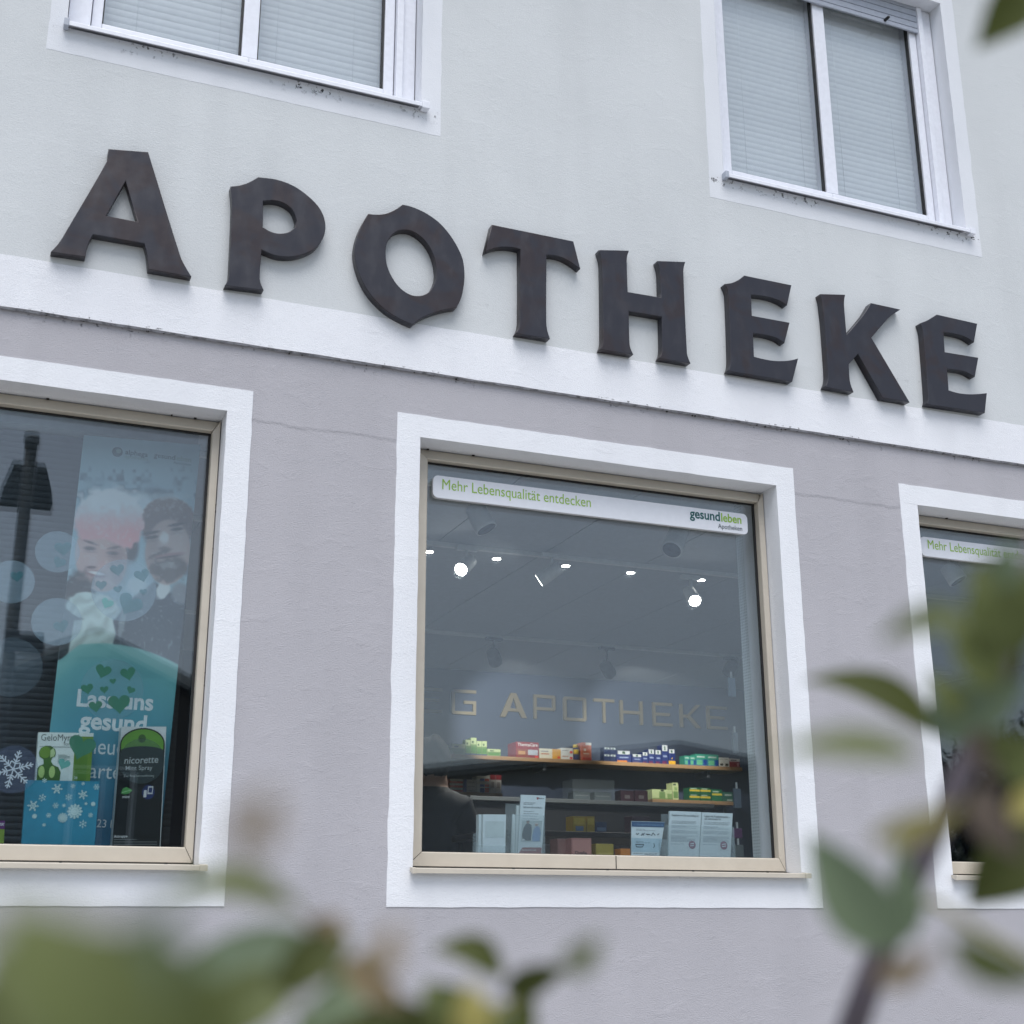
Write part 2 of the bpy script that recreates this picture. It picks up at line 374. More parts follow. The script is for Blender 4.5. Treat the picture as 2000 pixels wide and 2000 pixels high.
# ---------------------------------------------------------------- shop windows
GY = .140
def shop_window(x0, x1, seam=True):
    g = bpy.data.objects.new('shop_window', None); put(g, BLD); g.empty_display_size = .1
    def part(o):
        o.matrix_parent_inverse = Matrix.Identity(4); return o
    fo, fi = .104, .150                                        # outer edge nearer the street, slopes back to the glass
    a0, a1, b0, b1 = x0+.006, x1-.004, Z(.2345), SZ1-.004
    gx0, gx1, gz0, gz1 = x0+.072, x1-.030, Z(.291), Z(1.899)
    gx1 = x1-.034
    O = [(a0,b0),(a1,b0),(a1,b1),(a0,b1)]; I = [(gx0,gz0),(gx1,gz0),(gx1,gz1),(gx0,gz1)]
    e = .0018
    for k in range(4):
        o0, o1, i1, i0 = O[k], O[(k+1)%4], I[(k+1)%4], I[k]
        # leave a hairline at the mitres
        dx = np.array(o1)-np.array(o0); dx = dx/np.linalg.norm(dx)*e
        o0 = tuple(np.array(o0)+dx); i0 = tuple(np.array(i0)+dx); o1 = tuple(np.array(o1)-dx); i1 = tuple(np.array(i1)-dx)
        mid = lambda p, q, t: (p[0]+(q[0]-p[0])*t, p[1]+(q[1]-p[1])*t)
        rows = [(fo+.026, 0.0), (fo+.024, .04), (fo, .92), (fo+.004, 1.0), (fi, 1.0)] if k == 2 else [(fo+.004, 0.0), (fo, .05), (fo, .93), (fo+.004, 1.0), (fi, 1.0)]
        vs = []
        for y, t in rows:
            p, q = mid(o0, i0, t), mid(o1, i1, t); vs += [(p[0], y, p[1]), (q[0], y, q[1])]
        vs += [(o0[0], .20, o0[1]), (o1[0], .20, o1[1])]
        nr = len(rows); fs = [(2*r, 2*r+1, 2*r+3, 2*r+2) for r in range(nr-1)]+[(1, 0, 2*nr, 2*nr+1)]
        fs += [tuple([2*r for r in range(nr)]+[2*nr]), tuple([2*r+1 for r in range(nr)][::-1]+[2*nr+1])[::1]]
        part(mesh('frame_rail', vs, fs, M['alu'], g))
    # gasket just inside the frame
    bm = bmesh.new()
    for (u0,u1,v0,v1) in ((gx0-.01,gx1+.01,gz1-.007,gz1+.01),(gx0-.01,gx1+.01,gz0-.01,gz0+.003),(gx0-.01,gx0+.003,gz0+.004,gz1-.008),(gx1-.010,gx1+.01,gz0+.004,gz1-.008)):
        add_box(bm, u0, u1, .1385, .148, v0, v1)
    part(bm_obj('gasket', bm, M['gasket'], g))
    for y, tilt in ((.140, 0.0), (.158, .0021)):
        h = (gz1-gz0)*tilt
        vs = []
        for yy in (y, y+.005):
            vs += [(gx0-.006, yy+.002, gz0-.006), (gx1+.006, yy, gz0-.006), (gx1+.006, yy+h, gz1+.006), (gx0-.006, yy+h+.002, gz1+.006)] if tilt else [(gx0-.006, yy, gz0-.006), (gx1+.006, yy, gz0-.006), (gx1+.006, yy, gz1+.006), (gx0-.006, yy, gz1+.006)]
        part(mesh('glass_pane', vs, [(0,1,2,3),(7,6,5,4),(0,4,5,1),(1,5,6,2),(2,6,7,3),(3,7,4,0)], M['glass'], g))
    # sill: folded sheet with a nose, end caps, weep holes
    sx0, sx1 = x0-.004, x1+.026
    prof = [(.104, Z(.2325)), (.104, Z(.2285)), (-.034, Z(.2240)), (-.036, Z(.2215)), (-.036, Z(.2050)), (-.031, Z(.2050)), (-.031, Z(.2180)), (.10, Z(.2215))]
    n = len(prof); xa, xb = x0+.002, x1-.002
    def sill_piece(xa, xb, name, mat, pf):
        n = len(pf); vs = [(xa, *p) for p in pf]+[(xb, *p) for p in pf]
        part(mesh(name, vs, [(i, (i+1)%n, n+(i+1)%n, n+i) for i in range(n)]+[tuple(range(n))[::-1], tuple(range(n, 2*n))], mat, g))
    sill_piece(xa, xb, 'sill', M['alu'], prof)
    nose = [(-.006, Z(.2275)), (-.0355, Z(.2250)), (-.0385, Z(.2225)), (-.0385, Z(.2035)), (-.0335, Z(.2035)), (-.006, Z(.215))]
    sill_piece(xb+.0005, sx1, 'sill_end', M['alu'], nose); sill_piece(sx0-.008, xa-.0005, 'sill_end', M['alu'], nose)
    bm = bmesh.new(); add_box(bm, xa, xb, .1025, .1055, Z(.2320), Z(.2348)); 
    for t in (.26, .50, .73, .94):
        xx = x0+(x1-x0)*t; add_box(bm, xx, xx+.010, .1015, .104, Z(.2285), Z(.2355))
    if seam: xx = x0+(x1-x0)*.525; add_box(bm, xx, xx+.0022, .1010, .1060, Z(.2365), Z(.2885))
    part(bm_obj('weep_joint', bm, M['gasket'], g))
    # sealant smudges in the upper corner
    bm = bmesh.new()
    for i in range(9):
        zz = random.uniform(SZ0+.05, SZ1-.02); r = random.uniform(.0015,.005); add_box(bm, x1-.006, x1-.0015, .112, .125, zz, zz+r*2)
        if i < 3: xx = random.uniform(x0+.03, x1-.03); add_box(bm, xx, xx+r*3, .118, .128, SZ1-.0045, SZ1-.0015)
    o = part(bm_obj('sealant_dirt', bm, M['grime'], g)); o['kind'] = 'stuff'
    return g
for a, b in SHOP: shop_window(a, b, a > 0)

# ---------------------------------------------------------------- upper windows
def upper_window(ox0, ox1, fx0, fx1, mx0, mx1, shutter_to):
    g = bpy.data.objects.new('upper_window', None); put(g, BLD); g.empty_display_size = .1
    yf = .082; z0, z1 = Z(3.585), UZ1-.004
    def bxx(name, *a, mat=M['pvc'], bev=.003):
        o = box(name, *a, mat, g, bev); o.matrix_parent_inverse = Matrix.Identity(4); return o
    # fixed frame + shutter guides
    bxx('shutter_guide', ox0+.004, fx0-.004, yf-.025, .2, UZ0+.03, z1); bxx('shutter_guide', fx1+.004, fx1+.035, yf-.030, .2, UZ0+.03, z1)
    bxx('shutter_guide', fx1+.038, ox1-.004, yf-.010, .2, UZ0+.03, z1)
    bxx('window_frame', fx0+.002, fx1-.002, yf+.020, .2, Z(3.545), Z(3.60), bev=.002)
    s = .052
    # two sashes share the mullion
    bxx('sash_stile', fx0, fx0+.042, yf, .19, z0, z1); bxx('sash_stile', fx1-.046, fx1, yf, .19, z0, z1)
    bxx('mullion', mx0, mx1, yf, .19, z0+.0452, z1)
    bxx('sash_rail', fx0+.0425, mx0+.0335, yf, .19, z0, z0+.045); bxx('sash_rail', mx0+.034, fx1-.0465, yf, .19, z0, z0+.045)
    for u0, u1 in ((fx0+.042, mx0), (mx1, fx1-.046)):
        bm = bmesh.new()
        for q in ((u0, u0+.006), (u1-.010, u1)): add_box(bm, q[0]+.0005, q[1]-.0005, .094, .112, z0+.046, z1)
        add_box(bm, u0+.0065, u1-.0105, .096, .112, z0+.0455, z0+.050)
        o = bm_obj('gasket', bm, M['gasket'], g); o.matrix_parent_inverse = Matrix.Identity(4)
        for y in (.106, .124):
            o = box('glass_pane', u0-.004, u1+.004, y, y+.004, z0+.04, z1, M['glass_up'], g); o.matrix_parent_inverse = Matrix.Identity(4)
    # sill
    pf = [(.09, Z(3.560)), (-.052, Z(3.512)), (-.054, Z(3.509)), (-.054, Z(3.493)), (-.050, Z(3.493)), (-.050, Z(3.503)), (.09, Z(3.548))]
    n = len(pf); xa, xb = ox0+.008, ox1-.006
    o = mesh('sill', [(xa, *p) for p in pf]+[(xb, *p) for p in pf], [(i,(i+1)%n,n+(i+1)%n,n+i) for i in range(n)]+[tuple(range(n))[::-1], tuple(range(n,2*n))], M['pvc'], g); o.matrix_parent_inverse = Matrix.Identity(4)
    for u0, u1 in ((ox0-.012, ox0+.0075), (ox1-.0055, ox1+.028)):
        o = box('sill_end_cap', u0, u1, -.057, -.020, Z(3.486), Z(3.522), M['pvc'] if u0 > ox0 else M['shutter'], g, .003); o.matrix_parent_inverse = Matrix.Identity(4)
    # roller shutter, partly let down
    zz = shutter_to; k = 0
    xx0, xx1 = fx0-.002, fx1+.03
    while zz < UZ1+.12:
        h = .040 if k else .030
        o = box('shutter_slat', xx0, xx1, yf-.020, yf-.008, zz, zz+h-.0035, M['shutter'], g, .004); o.matrix_parent_inverse = Matrix.Identity(4); zz += h; k += 1
    for t in (.12, .83):
        xs_ = fx0+(fx1-fx0)*t; o = tube('shutter_stop', [(xs_, yf-.019, shutter_to+.02), (xs_, yf-.055, shutter_to+.018)], [.009,.008], M['gasket'], g); o.matrix_parent_inverse = Matrix.Identity(4)
    return g
upper_window(*UPW[0], .205, 1.520, .832, .900, Z(4.60))
upper_window(*UPW[1], 3.250, 4.546, 3.860, 3.931, Z(4.775))
for a, b in UPW: box('light_block_wall', a-.3, b+.3, 1.2, 1.25, UZ0-.3, UZ1+.2, flat((120,115,108),.8), BLD)  # unseen panel behind each upper window, added to keep light out

# ---------------------------------------------------------------- letters on the wall
def smooth_poly(pts, lim=32):
    n = len(pts); out = []
    P_ = [np.array(p, float) for p in pts]
    turn = []
    for i in range(n):
        a = P_[i]-P_[i-1]; b = P_[(i+1)%n]-P_[i]; turn.append(abs(math.degrees(math.atan2(a[0]*b[1]-a[1]*b[0], a@b))))
    for i in range(n):
        j = (i+1) % n; p1, p2 = P_[i], P_[j]; out.append(p1)
        si, sj = 2.5 < turn[i] < lim, 2.5 < turn[j] < lim
        if si or sj:
            p0 = P_[i-1] if si else p1*2-p2; p3 = P_[(j+1)%n] if sj else p2*2-p1
            L = np.linalg.norm(p2-p1); t1 = (p2-p0); t2 = (p3-p1)
            t1 = t1/np.linalg.norm(t1)*L; t2 = t2/np.linalg.norm(t2)*L
            for t in (.25, .5, .75):
                h = 2*t**3-3*t**2+1, t**3-2*t**2+t, -2*t**3+3*t**2, t**3-t**2
                out.append(p1*h[0]+t1*h[1]+p2*h[2]+t2*h[3])
    return [tuple(p) for p in out]
La, Lb, Lc, Ld = crop(80,270,580/1932), crop(660,380,500/1932), crop(1100,450,500/1932), crop(1500,520,500/1932)
LET = [
 ('A', La, [[(443,72),(695,92),(905,770),(935,832),(973,896),(703,849),(698,790),(690,735),(675,681),(338,622),(312,668),(295,718),(286,768),(72,736),(112,692),(142,650),(168,605),(438,142),(440,110)],[(552,267),(635,547),(415,505)]],
  'first dark bronze letter on the wall, an A at far left'),
 ('P', La, [[(1238,315),(1292,309),(1352,290),(1415,255),(1530,270),(1640,310),(1740,380),(1815,462),(1847,550),(1838,635),(1785,712),(1695,755),(1605,768),(1520,757),(1432,720),(1420,900),(1426,940),(1444,984),(1203,954),(1222,918),(1230,870),(1248,450),(1245,385)],[(1442,405),(1510,400),(1580,418),(1640,465),(1668,535),(1655,582),(1615,611),(1560,622),(1500,612),(1440,580)]],
  'dark bronze letter P on the wall between A and O'),
 ('O', Lb, [[(230,148),(290,153),(360,147),(430,118),(490,78),(560,95),(660,140),(760,210),(840,300),(900,395),(940,490),(953,600),(945,700),(925,785),(893,850),(820,862),(750,880),(670,910),(605,945),(565,977),(480,940),(380,880),(290,800),(220,710),(168,605),(138,500),(130,420),(145,330),(178,240)],[(357,450),(362,385),(385,330),(430,282),(490,263),(560,272),(630,315),(690,385),(730,470),(748,560),(745,630),(722,690),(692,735),(650,760),(600,768),(540,755),(470,708),(410,630),(370,540)]],
  'dark bronze letter O with notched horns at top and foot'),
 ('T', Lb, [[(1165,230),(1775,355),(1825,553),(1755,503),(1695,472),(1632,456),(1572,451),(1570,950),(1578,1025),(1597,1084),(1352,1044),(1372,1000),(1380,940),(1380,409),(1330,397),(1260,391),(1185,400),(1118,424)]],
  'dark bronze letter T on the wall with curved arm ends'),
 ('H', Lc, [[(275,150),(493,155),(481,192),(477,235),(485,467),(741,510),(736,330),(730,285),(715,233),(918,240),(908,278),(905,325),(932,920),(941,960),(957,999),(733,962),(747,925),(751,880),(747,648),(492,605),(498,845),(506,890),(525,932),(288,895),(301,855),(305,810),(298,265),(291,210)]],
  'dark bronze letter H on the wall between T and E'),
 ('E', Lc, [[(1225,405),(1272,399),(1322,377),(1368,343),(1720,415),(1688,560),(1635,528),(1560,502),(1480,488),(1415,482),(1422,646),(1706,698),(1668,845),(1610,809),(1530,786),(1430,773),(1438,955),(1520,975),(1600,987),(1680,987),(1730,980),(1770,970),(1727,1138),(1253,1058),(1264,1018),(1268,960),(1250,480),(1241,440)]],
  'dark bronze letter E on the wall between H and K'),
 ('K', Ld, [[(398,212),(580,217),(574,250),(573,300),(592,526),(722,370),(750,328),(778,280),(993,327),(935,365),(895,402),(778,538),(1065,1023),(868,990),(680,655),(608,738),(615,855),(626,902),(643,946),(438,908),(453,868),(458,820),(430,420),(418,320),(411,262)]],
  'dark bronze letter K on the wall, next to last'),
 ('E', Ld, [[(1155,430),(1200,413),(1238,391),(1275,367),(1577,435),(1553,570),(1495,532),(1415,508),(1322,493),(1333,650),(1585,692),(1560,830),(1498,796),(1430,780),(1350,772),(1362,938),(1440,960),(1520,968),(1590,966),(1650,960),(1635,1103),(1206,1038),(1213,1000),(1180,560),(1171,485)]],
  'last dark bronze letter on the wall, an E at far right'),
]
YL = -.061
for ch, cr, polys, lab in LET:
    pl = [[(lambda q: (q.x, q.z))(P(*cr(*p), YL)) for p in smooth_poly(poly)] for poly in polys]
    o = plate('sign_letter', pl, YL, .0428, M['bronze'], None, .0022); tag(o, lab, 'letter', 'bronze letters of the wall sign')

# ================================================================ SHOP INTERIOR
CEIL, FLOOR, BACK, SHELF = Z(2.30), 0.85, 6.60, 6.30
navy = NM('navy_wall_paint'); navy.set(col=navy.ramp(navy.noise(2.5, 3), [(.3, (.042,.058,.100)), (.7, (.052,.070,.118))]), rough=.7)
oak = NM('oak_board'); mpn = oak.n('ShaderNodeMapping'); oak.l(oak.pos(), mpn.inputs[0]); mpn.inputs['Scale'].default_value = (1, 12, 12)
oak.set(col=oak.ramp(oak.noise(6, 5, .6, mpn.outputs[0]), [(.3, (.36,.21,.10)), (.7, (.50,.31,.16))]), rough=.5)
white_in = flat((225, 226, 228), .7, name='interior_white')
box('shop_floor', X0+.3, X1-.3, .3, 6.98, FLOOR-.2, FLOOR, flat((140,135,130), .4, name='floor_tile'), BLD)
box('shop_back_wall', X0+.3, X1-.3, BACK, BACK+.15, FLOOR, CEIL+.2, navy.m, BLD)
box('shop_side_wall', 8.95, 9.28, .31, BACK, FLOOR, CEIL+.2, navy.m, BLD); box('shop_side_wall', -2.6, -2.4, .31, BACK, FLOOR, CEIL+.2, white_in, BLD)
ceil_m = flat((176, 184, 192), .75, name='ceiling_board_grey')
x = -2.4
while x < 8.9:                                              # ceiling boards run towards the back wall
    box('ceiling_panel', x+.004, x+.716, .26, BACK-.002, CEIL, CEIL+.02, ceil_m, BLD); x += .72
box('ceiling_slab', -2.6, 9.3, .26, BACK+.2, CEIL+.03, CEIL+.30, flat((60,60,62), .9), BLD)
box('window_board', -2.3, 6.3, .205, .70, Z(.205), Z(.238), white_in, BLD, .004)
box('board_apron', -2.3, 6.3, .206, .24, FLOOR, Z(.204), white_in, BLD)
# white perforated return panel at the right of the middle window, and a navy pier behind it
pm = NM('perforated_panel'); vr = pm.n('ShaderNodeTexVoronoi', Scale=70.0, Randomness=0.0); pm.l(pm.pos(), vr.inputs['Vector'])
pm.set(col=pm.ramp(vr.outputs['Distance'], [(.30, (.45,.50,.52)), (.42, (.78,.82,.83))]), rough=.6)
box('window_return', 3.425, 3.45, .205, .445, Z(.238), CEIL-.01, pm.m, BLD)
box('window_pier', 3.50, 3.60, .30, .565, Z(.238), CEIL-.01, navy.m, BLD)

def spot_lamp(name, loc, aim, energy, size=R_(70), r=.03, col=(1,.93,.84)):
    l = bpy.data.lights.new(name, 'SPOT'); l.energy = energy; l.spot_size = size; l.spot_blend = .6; l.shadow_soft_size = r; l.color = col
    o = bpy.data.objects.new(name, l); COL.objects.link(o); o.location = loc
    o.rotation_euler = (Vector(aim)-Vector(loc)).to_track_quat('-Z', 'Y').to_euler(); return o
lens_on = NM('lamp_lens_lit'); lens_on.set(col=(1,1,1), em=(1,.95,.88), es=14.0)
lens_off = flat((60, 64, 68), .4, name='lamp_grille')
spot_white = flat((222, 226, 226), .5, name='lamp_white'); spot_dark = flat((70, 74, 80), .5, name='lamp_grey')
def track_spot(tail, face, r, mat, lit, label, group, light=None):
    tail, face = Vector(tail), Vector(face); ax = (face-tail).normalized()
    g = empty('track_spotlight', (tail.x, tail.y, CEIL), label, 'spotlight', group)
    tube('lamp_head', [tail, tail+ax*.004, face-ax*.012, face], [r*.82, r*.9, r, r], mat, g, 20)
    tube('lamp_lens', [face-ax*.006, face+ax*.0012], [r*.86, r*.86], lens_on.m if lit else lens_off, g, 20)
    mid = tail.lerp(face, .4)
    tube('lamp_stem', [(mid.x, mid.y, CEIL-.05), mid], [.010, .010], mat, g, 8)
    box('track_adapter', mid.x-.07, mid.x+.07, mid.y-.018, mid.y+.018, CEIL-.055, CEIL-.028, mat, g, .004)
    if light:
        o = spot_lamp('lamp_light', face+ax*.02, face+ax+Vector(light[1]), light[0], light[2]); o.parent = g; o.matrix_parent_inverse = Matrix.Translation(-g.location)
    return g
# near spots, hanging just behind the sign strip
track_spot(P(*c5(437,462),1.50), P(*c5(484,548),1.46), .062, spot_white, False, 'white cylinder spotlight behind left end of the middle window sign', 'track spotlights')
track_spot(P(*c5(1216,548),1.50), P(*c5(1182,626),1.44), .062, spot_white, False, 'white cylinder spotlight behind right end of the middle window sign', 'track spotlights')
track_spot(P(1850,1105,1.52), P(1872,1135,1.48), .060, spot_white, False, 'white cylinder spotlight behind the right window sign', 'track spotlights')
f = P(*c5(387,700),2.50); track_spot(f+Vector((.10,.10,.09)), f, .046, spot_white, True, 'lit round spotlight left of centre in the middle window', 'lit spotlights', (40,(0,0,0),R_(80)))
f = P(*c5(682,742),2.56); track_spot(f+Vector((.115,-.075,.085)), f, .046, spot_white, True, 'lit spotlight seen edge-on as a thin slanting line', 'lit spotlights', (40,(0,0,0),R_(80)))
f = P(*c5(1270,818),2.60); track_spot(f+Vector((.03,.13,.10)), f, .046, spot_white, True, 'brightest lit spotlight at right of the middle window', 'lit spotlights', (40,(0,0,0),R_(80)))
for px, lab in ((515,'left'), (945,'right')):
    f = P(*c5(px, 1040 if px < 600 else 1085), 5.10)
    tgt = P(*(c6(590,300) if px < 600 else c6(1165,330)), BACK)
    ax = (tgt-f).normalized(); track_spot(f-ax*.14+Vector((0,0,0)), f+ax*.03, .058, spot_dark, False, 'grey spotlight aimed at the back wall, %s one of the pair' % lab, 'wall washer spotlights', (60, (0,0,0), R_(50)))
f = Vector((6.2, 5.1, CEIL-.16)); track_spot(f+Vector((0,-.1,.08)), f, .058, spot_dark, False, 'grey spotlight aimed at the right shelves', 'wall washer spotlights', (36, (0,1,-.9), R_(60)))
# tracks
for y, n in ((1.50,'near'), (2.62,'middle'), (5.06,'rear')):
    tag(box('lighting_track', -1.0, 8.6, y-.018, y+.018, CEIL-.027, CEIL-.0005, spot_white, None, .002), '%s white lighting track running along the shop ceiling' % n, 'lighting track', 'lighting tracks')
# recessed downlights
for i, (u, v) in enumerate(((265,630),(521,656),(781,683),(1026,709),(1290,737))):
    p = PZ(*c5(u, v), CEIL); p.y = 2.83
    g = empty('downlight', (p.x, p.y, CEIL), ('leftmost small round downlight in the ceiling of the middle window', 'second small round ceiling downlight from the left', 'third small round ceiling downlight from the left', 'fourth small round ceiling downlight from the left', 'small round ceiling downlight behind the right edge of the middle window')[i], 'downlight', 'ceiling downlights')
    tube('trim_ring', [(p.x,p.y,CEIL-.0005),(p.x,p.y,CEIL-.008)], [.040,.036], spot_white, g, 20)
    tube('lamp_lens', [(p.x,p.y,CEIL-.0082),(p.x,p.y,CEIL-.010)], [.027,.027], lens_on.m, g, 20)
    o = spot_lamp('lamp_light', (p.x,p.y,CEIL-.03), (p.x,p.y+.25,FLOOR), 30, R_(110), .04); o.parent = g; o.matrix_parent_inverse = Matrix.Translation(-g.location)

# gold letters on the navy wall
gold = NM('brushed_gold'); gold.set(col=(.30,.25,.16), metal=.6, rough=.6)
q = .125
def gl(ch):
    if ch == 'E': return [[(0,0),(1,0),(1,q),(q,q),(q,.5-q/2),(.86,.5-q/2),(.86,.5+q/2),(q,.5+q/2),(q,1-q),(1,1-q),(1,1),(0,1)]]
    if ch == 'G': return [[(.06,0),(1,0),(1,.56),(.5,.56),(.5,.56-q),(1-q,.56-q),(1-q,q),(q,q),(q,1-q),(1,1-q),(1,1),(.06,1),(0,.94),(0,.06)]]
    if ch == 'A': return [[(0,0),(.19,0),(.30,.24),(.70,.24),(.81,0),(1,0),(.6,1),(.4,1)],[(.37,.24+q),(.63,.24+q),(.5,.80)]]
    if ch == 'P': return [[(0,0),(q,0),(q,.36),(.94,.36),(1,.42),(1,.94),(.94,1),(0,1)],[(q,.36+q),(1-q,.36+q),(1-q,1-q),(q,1-q)]]
    if ch == 'O': return [[(.06,0),(.94,0),(1,.06),(1,.94),(.94,1),(.06,1),(0,.94),(0,.06)],[(q,q),(1-q,q),(1-q,1-q),(q,1-q)]]
    if ch == 'T': return [[(.5-q/2,0),(.5+q/2,0),(.5+q/2,1-q),(1,1-q),(1,1),(0,1),(0,1-q),(.5-q/2,1-q)]]
    if ch == 'H': return [[(0,0),(q,0),(q,.5-q/2),(1-q,.5-q/2),(1-q,0),(1,0),(1,1),(1-q,1),(1-q,.5+q/2),(q,.5+q/2),(q,1),(0,1)]]
    if ch == 'K': return [[(0,0),(q,0),(q,.42),(.36,.42),(.78,0),(1,0),(.48,.52),(1,1),(.78,1),(.36,.42+q),(q,.42+q),(q,1),(0,1)]]
zt, zb = P(*c6(575,122),6.58).z, P(*c6(575,230),6.58).z
GL = [('E',165,258,'gold letter E at the left edge of the shop wall lettering'),('G',300,408,'gold letter G on the navy shop wall'),('A',515,633,'brightest gold letter, an A, on the navy shop wall'),('P',665,760,'gold letter P on the navy shop wall'),('O',797,897,'gold square letter O on the navy shop wall'),('T',930,1022,'gold letter T on the navy shop wall'),('H',1047,1147,'gold letter H on the navy shop wall'),('E',1193,1278,'gold letter E between H and K on the navy shop wall'),('K',1313,1403,'gold letter K on the navy shop wall'),('E',1432,1520,'last gold letter, an E, on the navy shop wall')]
for ch, a, b, lab in GL:
    xa, xb = P(*c6(a, 180), 6.58).x, P(*c6(b, 180), 6.58).x
    o = plate('wall_letter', [[(xa+(xb-xa)*u, zb+(zt-zb)*v) for u, v in pl] for pl in gl(ch)], 6.572, .028, gold.m); tag(o, lab, 'letter', 'gold letters on the shop wall')

# ---------------------------------------------------------------- shelves
zs1 = P(*c6(950,424), SHELF).z; zs2 = P(*c6(1400,600), SHELF).z
xa, xb = P(*c6(-250,400), SHELF).x, P(*c6(1583,455), SHELF).x
def shelf(xa, xb, z, lab):
    g = empty('wall_shelf', ((xa+xb)/2, BACK, z), lab, 'shelf', 'oak wall shelves')
    box('board', xa, xb, SHELF-.03, BACK-.001, z-.034, z, oak.m, g, .003)
    for t in (.08, .5, .92): box('bracket', xa+(xb-xa)*t-.015, xa+(xb-xa)*t+.015, SHELF+.05, BACK-.001, z-.10, z-.0345, spot_dark, g, .003)
shelf(xa, xb, zs1, 'long upper oak shelf full of medicine boxes')
shelf(P(*c6(150,560),SHELF).x, P(*c6(521,572),SHELF).x, zs2, 'short lower oak shelf at left, beside the dark-haired person')
shelf(P(*c6(1185,592),SHELF).x, P(*c6(1551,605),SHELF).x, zs2, 'short lower oak shelf at right with green boxes')

def carton(x0, x1, z0, z1, y, dep, body, marks, label, group, name='medicine_box', words=None):
    """marks: (u0,v0,u1,v1,rgb) printed fields on the front"""
    g = empty(name, ((x0+x1)/2, y+dep/2, z0), label, 'box', group)
    box('carton', x0, x1, y, y+dep, z0, z1, flat(body, .4), g, min(.0015, (x1-x0)*.02))
    W, H = x1-x0, z1-z0
    for i, (u0, v0, u1, v1, c) in enumerate(marks):
        yy = y-.0006-.0004*i
        mesh('printed_field', [(x0+W*u0,yy,z0+H*v0),(x0+W*u1,yy,z0+H*v0),(x0+W*u1,yy,z0+H*v1),(x0+W*u0,yy,z0+H*v1)], [(0,1,2,3)], flat(c, .4), g)
    if words:
        for (s, u0, u1, v, c) in words:
            yy = y-.0006-.0004*len(marks)-.0004
            text('lettering', s, (x0+W*u0,yy,z0+H*v), (x0+W*u1,yy,z0+H*v), flat(c, .4), g, .02, res=2)
    return g
def shelf_box(u0, v0, u1, v1, zsh, body, marks, label, group, dep=.12, words=None, zb=None):
    a, b = P(*c6(u0, (v0+v1)/2), SHELF), P(*c6(u1, (v0+v1)/2), SHELF)
    z0 = zsh+.0005 if zb is None else zb; h = P(*c6((u0+u1)/2, v0), SHELF).z-P(*c6((u0+u1)/2, v1), SHELF).z
    carton(a.x+.001, b.x-.001, z0, z0+h-.001, SHELF, dep, body, marks, label, group, words=words); return z0+h
GR = 'boxes on the upper shop shelf'
lime, pale, dkb, white_, red = (118,152,84), (205,215,175), (38,52,92), (225,225,220), (150,40,48)
limem = [(0,.62,1,1,(190,205,150)), (.08,.15,.92,.5,(88,140,58)), (.2,.68,.5,.82,(60,95,60))]
shelf_box(300,350,360,397,zs1,lime,limem,'wide lime green box at left end of the upper shelf',GR)
for (u0,u1,v,lab) in ((361,384,330,'first'),(384.5,411,320,'tallest'),(411.5,433.5,334,'third'),(434,457,333,'fourth')):
    shelf_box(u0,v,u1,398,zs1,lime,limem+[(0,0,1,.10,(60,80,110))],'%s of four upright lime green boxes on the upper shelf' % lab,GR,.08)
shelf_box(458,372,518,404,zs1,lime,limem,'low lime green box left of a gap on the upper shelf',GR)
shelf_box(586,340,688,410,zs1,red,[(.04,.08,.55,.55,(150,75,50)),(.52,.18,.95,.52,(190,195,205)),(.82,.02,.97,.16,(225,60,40)),(.1,.2,.4,.42,(205,150,90))],'large dark red box on the upper shelf',GR,.2,words=[('ThermaCare',.06,.94,.74,(235,230,228))])
shelf_box(690,370,785,415,zs1,(228,222,200),[(.60,.0,1,1,(225,165,45)),(.06,.42,.45,.52,(200,110,60)),(.06,.68,.42,.78,(150,150,150)),(.84,.06,.96,.28,(220,70,50))],'long white and orange box beside the dark red box',GR)
zt_ = shelf_box(786,392,840,418,zs1,white_,[(.72,.1,.95,.5,(225,70,50)),(.08,.5,.6,.62,(190,120,90))],'lower white box of the stacked pair on the upper shelf',GR)
shelf_box(786,366,840,392,zs1,white_,[(.72,.1,.95,.5,(225,70,50)),(.08,.5,.6,.62,(150,150,150))],'upper white box of the stacked pair on the upper shelf',GR,zb=zt_)
# vitamin bottle
a, b = P(*c6(843,385),SHELF), P(*c6(872,385),SHELF); r = (b.x-a.x)/2; cx = (a.x+b.x)/2; H = P(*c6(857,350),SHELF).z-P(*c6(857,420),SHELF).z; z0 = zs1+.0005
g = empty('pill_bottle', (cx, SHELF+r, z0), 'dark blue bottle with yellow label and cap on the upper shelf', 'bottle')
tube('bottle_body', [(cx,SHELF+r,z0+H*t) for t in (0,.02,.70,.78,.80)], [r*.9,r,r,r*.75,r*.62], flat((40,44,92),.3), g, 20)
tube('bottle_label', [(cx,SHELF+r,z0+H*t) for t in (.38,.68)], [r*1.012,r*1.012], flat((225,190,60),.5), g, 20)
tube('bottle_cap', [(cx,SHELF+r,z0+H*t) for t in (.801,.98,1)], [r*.72,r*.72,r*.66], flat((228,195,60),.4), g, 20)
shelf_box(878,343,921,423,zs1,(205,105,60),[(.4,.86,1,1,(230,225,220)),(.15,.35,.75,.42,(235,200,175)),(0,0,1,.18,(200,70,40)),(.2,.52,.45,.66,(240,215,190))],'tall orange box on the upper shelf',GR)
bl = lambda: [(0,.72,1,1,dkb),(.08,.74,.92,.98,(190,200,205)),(.38,.76,.62,.92,(60,90,80))]
z4 = None
